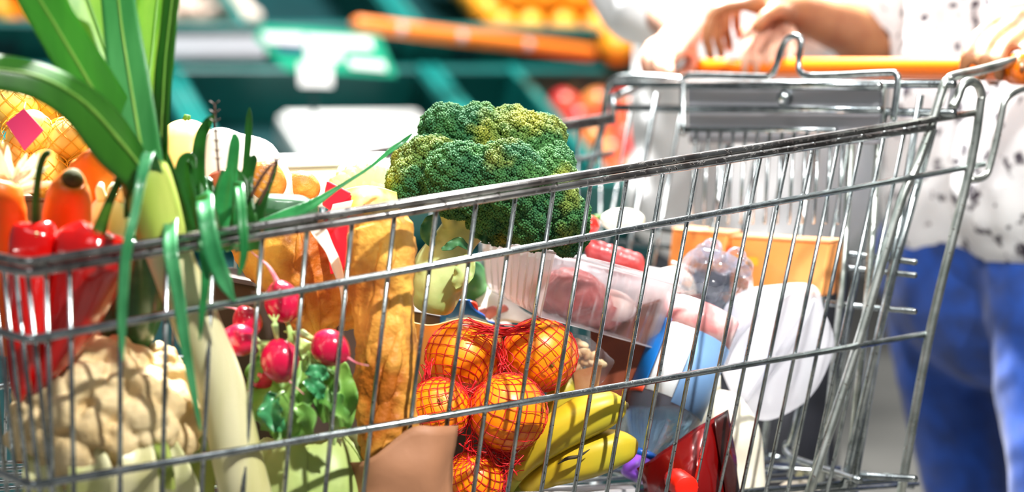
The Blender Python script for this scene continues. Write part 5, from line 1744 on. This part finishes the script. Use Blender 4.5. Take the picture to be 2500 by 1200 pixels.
cap_chain(j, [hipc + Vector((0, 0, -.03)), hipc + Vector((0, 0, .06))], [.150, .140], 5)
cap_chain(j, [hR, hipc, hL], [.095, .13, .095], 7)
for h_, k_, a_, px0 in ((hR, kR, aR, 0), (hL, kL, aL, 1)):
    cap_chain(j, [h_, h_.lerp(k_, .5), k_, k_.lerp(a_, .4), a_ + Vector((0, 0, .03))], [.086, .074, .056, .06, .046], 18)
jo = j.build('jeans', M_jean, p1)
remesh(jo, .006, 6)
ripple(jo, .004, 14, 3, .0022, 34)
s_ = MB()
c0 = hipc + Vector((0, 0, .06))
cap_chain(s_, [P(2450, 488, 2.55), P(2455, 300, 2.55), P(2462, 60, 2.565), chest, P(2465, -420, 2.57)], [.150, .146, .142, .15, .12], 16)
cap_chain(s_, [P(2330, 470, 2.62), P(2340, 200, 2.63), P(2350, -100, 2.65), shR], [.095, .088, .085, .075], 12)
cap_chain(s_, [P(2570, 470, 2.42), P(2580, 200, 2.43), P(2590, -100, 2.45), shL], [.120, .108, .09, .075], 12)
cap_chain(s_, [shR, shR.lerp(elR, .5), shR.lerp(elR, .86)], [.075, .07, .062], 9)
cap_chain(s_, [shL, shL.lerp(elL, .5), shL.lerp(elL, .9)], [.075, .07, .062], 9)
so2 = s_.build('shirt', M_shirt, p1)
remesh(so2, .007, 6)
ripple(so2, .007, 11, 5, .003, 30)
for a_ in (aR, aL):
    sh_ = MB()
    ft_ = a_ + Vector((0, 0, -.042))
    cap_chain(sh_, [ft_ - f1 * .035, ft_ + f1 * .06, ft_ + f1 * .16], [.042, .042, .032], 8)
    remesh(sh_.build('shoe', M_white, p1), .006, 3)

# --- second shopper: white top
p2 = thing('person', 'person in a plain white top with both hands on the trolley, beside the floral shirt', 'person', tuple(P(1830, 600, 3.02).xy) + (0.0,))
hipc = P(1830, 620, 3.02)
hR, hL = P(1740, 690, 3.06), P(1925, 690, 2.98)
kR, kL = P(1745, 1080, 3.03), P(1935, 1080, 2.93)
aR, aL = Vector((kR.x + .03, kR.y + .05, .09)), Vector((kL.x + .05, kL.y + .08, .09))
neck = P(1790, -640, 2.98)
hc = neck + Vector((0, 0, .14)) + f1 * .03
chest = P(1810, -150, 3.0)
shR, shL = P(1640, -470, 3.02), P(1960, -470, 2.9)
elR, wrR = P(1555, -30, 2.86), P(1672, 78, 2.58)
elL, wrL = P(2010, 60, 2.78), P(1898, 62, 2.57)
b = MB()
cap_chain(b, [hipc + Vector((0, 0, -.02)), hipc + Vector((0, 0, .18)), chest, P(1800, -440, 2.98)], [.13, .12, .135, .11], 14)
cap_chain(b, [shR, P(1800, -480, 2.98), shL], [.055, .075, .055], 9)
cap_chain(b, [P(1800, -480, 2.98), hc], [.052, .05], 5)
for h_, k_, a_ in ((hR, kR, aR), (hL, kL, aL)):
    cap_chain(b, [h_, h_.lerp(k_, .5), k_, k_.lerp(a_, .35), a_], [.076, .066, .047, .05, .032], 16)
    ft_ = a_ + Vector((0, 0, -.045))
    cap_chain(b, [ft_ - f1 * .03, ft_ + f1 * .08, ft_ + f1 * .15], [.034, .032, .024], 8)
cap_chain(b, [shR, shR.lerp(elR, .5), elR, elR.lerp(wrR, .35), wrR], [.046, .04, .036, .033, .024], 16)
cap_chain(b, [shL, shL.lerp(elL, .5), elL, elL.lerp(wrL, .35), wrL], [.046, .04, .036, .033, .024], 16)
head(b, hc, f1)
for kx, ky, kY in ((1830, 76, 2.515), (1858, 66, 2.50), (1890, 70, 2.485), (1926, 94, 2.465)):
    cap_chain(b, [wrL, P(kx, ky, kY)], [.021, .0125])
finger(b, [(1830, 76, 2.515), (1824, 112, 2.478), (1820, 150, 2.457), (1824, 188, 2.462)], .0078)
finger(b, [(1858, 66, 2.50), (1852, 106, 2.46), (1850, 150, 2.440), (1854, 192, 2.445)], .0082)
finger(b, [(1890, 70, 2.485), (1886, 110, 2.444), (1884, 152, 2.424), (1886, 192, 2.43)], .008)
finger(b, [(1926, 94, 2.465), (1930, 124, 2.425), (1926, 158, 2.405), (1926, 188, 2.412)], .0076)
finger(b, [(1905, 80, 2.56), (1880, 130, 2.535), (1860, 165, 2.515), (1845, 180, 2.505)], .0095)
for kx, ky, kY in ((1630, 92, 2.50), (1622, 108, 2.475), (1625, 124, 2.45), (1640, 138, 2.43)):
    cap_chain(b, [wrR, P(kx, ky, kY)], [.021, .0125])
finger(b, [(1630, 92, 2.50), (1590, 112, 2.475), (1572, 148, 2.455), (1578, 180, 2.455)], .0078)
finger(b, [(1622, 108, 2.475), (1596, 124, 2.442), (1588, 158, 2.422), (1596, 190, 2.425)], .0082)
finger(b, [(1625, 124, 2.45), (1612, 140, 2.418), (1612, 168, 2.395), (1620, 196, 2.40)], .008)
finger(b, [(1640, 138, 2.43), (1634, 154, 2.402), (1638, 178, 2.382), (1645, 200, 2.386)], .0072)
finger(b, [(1680, 100, 2.57), (1690, 140, 2.545), (1680, 170, 2.515), (1660, 184, 2.49)], .0095)
body2 = b.build('body', M_skin2, p2)
remesh(body2, .0042, 5)
eyes_hair(p2, hc, f1, .98, mat('hair_fair', '#8a6a45', .45, col2='#a88658', scale=60))
j = MB()
cap_chain(j, [hipc + Vector((0, 0, -.03)), hipc + Vector((0, 0, .06))], [.150, .140], 5)
cap_chain(j, [hR, hipc, hL], [.095, .13, .095], 7)
for h_, k_, a_ in ((hR, kR, aR), (hL, kL, aL)):
    cap_chain(j, [h_, h_.lerp(k_, .5), k_, k_.lerp(a_, .4), a_ + Vector((0, 0, .03))], [.088, .078, .062, .062, .052], 18)
jo = j.build('trousers', M_trou, p2)
remesh(jo, .007, 6)
ripple(jo, .005, 12, 1)
s_ = MB()
cap_chain(s_, [P(1830, 480, 3.02), P(1828, 300, 3.02), P(1820, 60, 3.01), chest, P(1800, -430, 2.98)], [.165, .16, .15, .15, .12], 16)
cap_chain(s_, [P(1690, 470, 3.08), P(1690, 200, 3.08), P(1690, -100, 3.06), shR], [.10, .095, .088, .075], 12)
cap_chain(s_, [P(1965, 470, 2.96), P(1965, 200, 2.96), P(1960, -100, 2.95), shL], [.10, .095, .088, .075], 12)
cap_chain(s_, [shR, shR.lerp(elR, .5), elR, elR.lerp(wrR, .5)], [.075, .072, .062, .052], 12)
cap_chain(s_, [shL, shL.lerp(elL, .5), elL, elL.lerp(wrL, .5)], [.075, .072, .060, .05], 12)
so2 = s_.build('white_top', M_white, p2)
remesh(so2, .008, 6)
ripple(so2, .009, 10, 5, .004, 26)
for a_ in (aR, aL):
    sh_ = MB()
    ft_ = a_ + Vector((0, 0, -.042))
    cap_chain(sh_, [ft_ - f1 * .035, ft_ + f1 * .06, ft_ + f1 * .16], [.042, .042, .032], 8)
    remesh(sh_.build('shoe', M_trou, p2), .006, 3)
for o in list(SC.objects):
    if 'org' in o:
        del o['org']
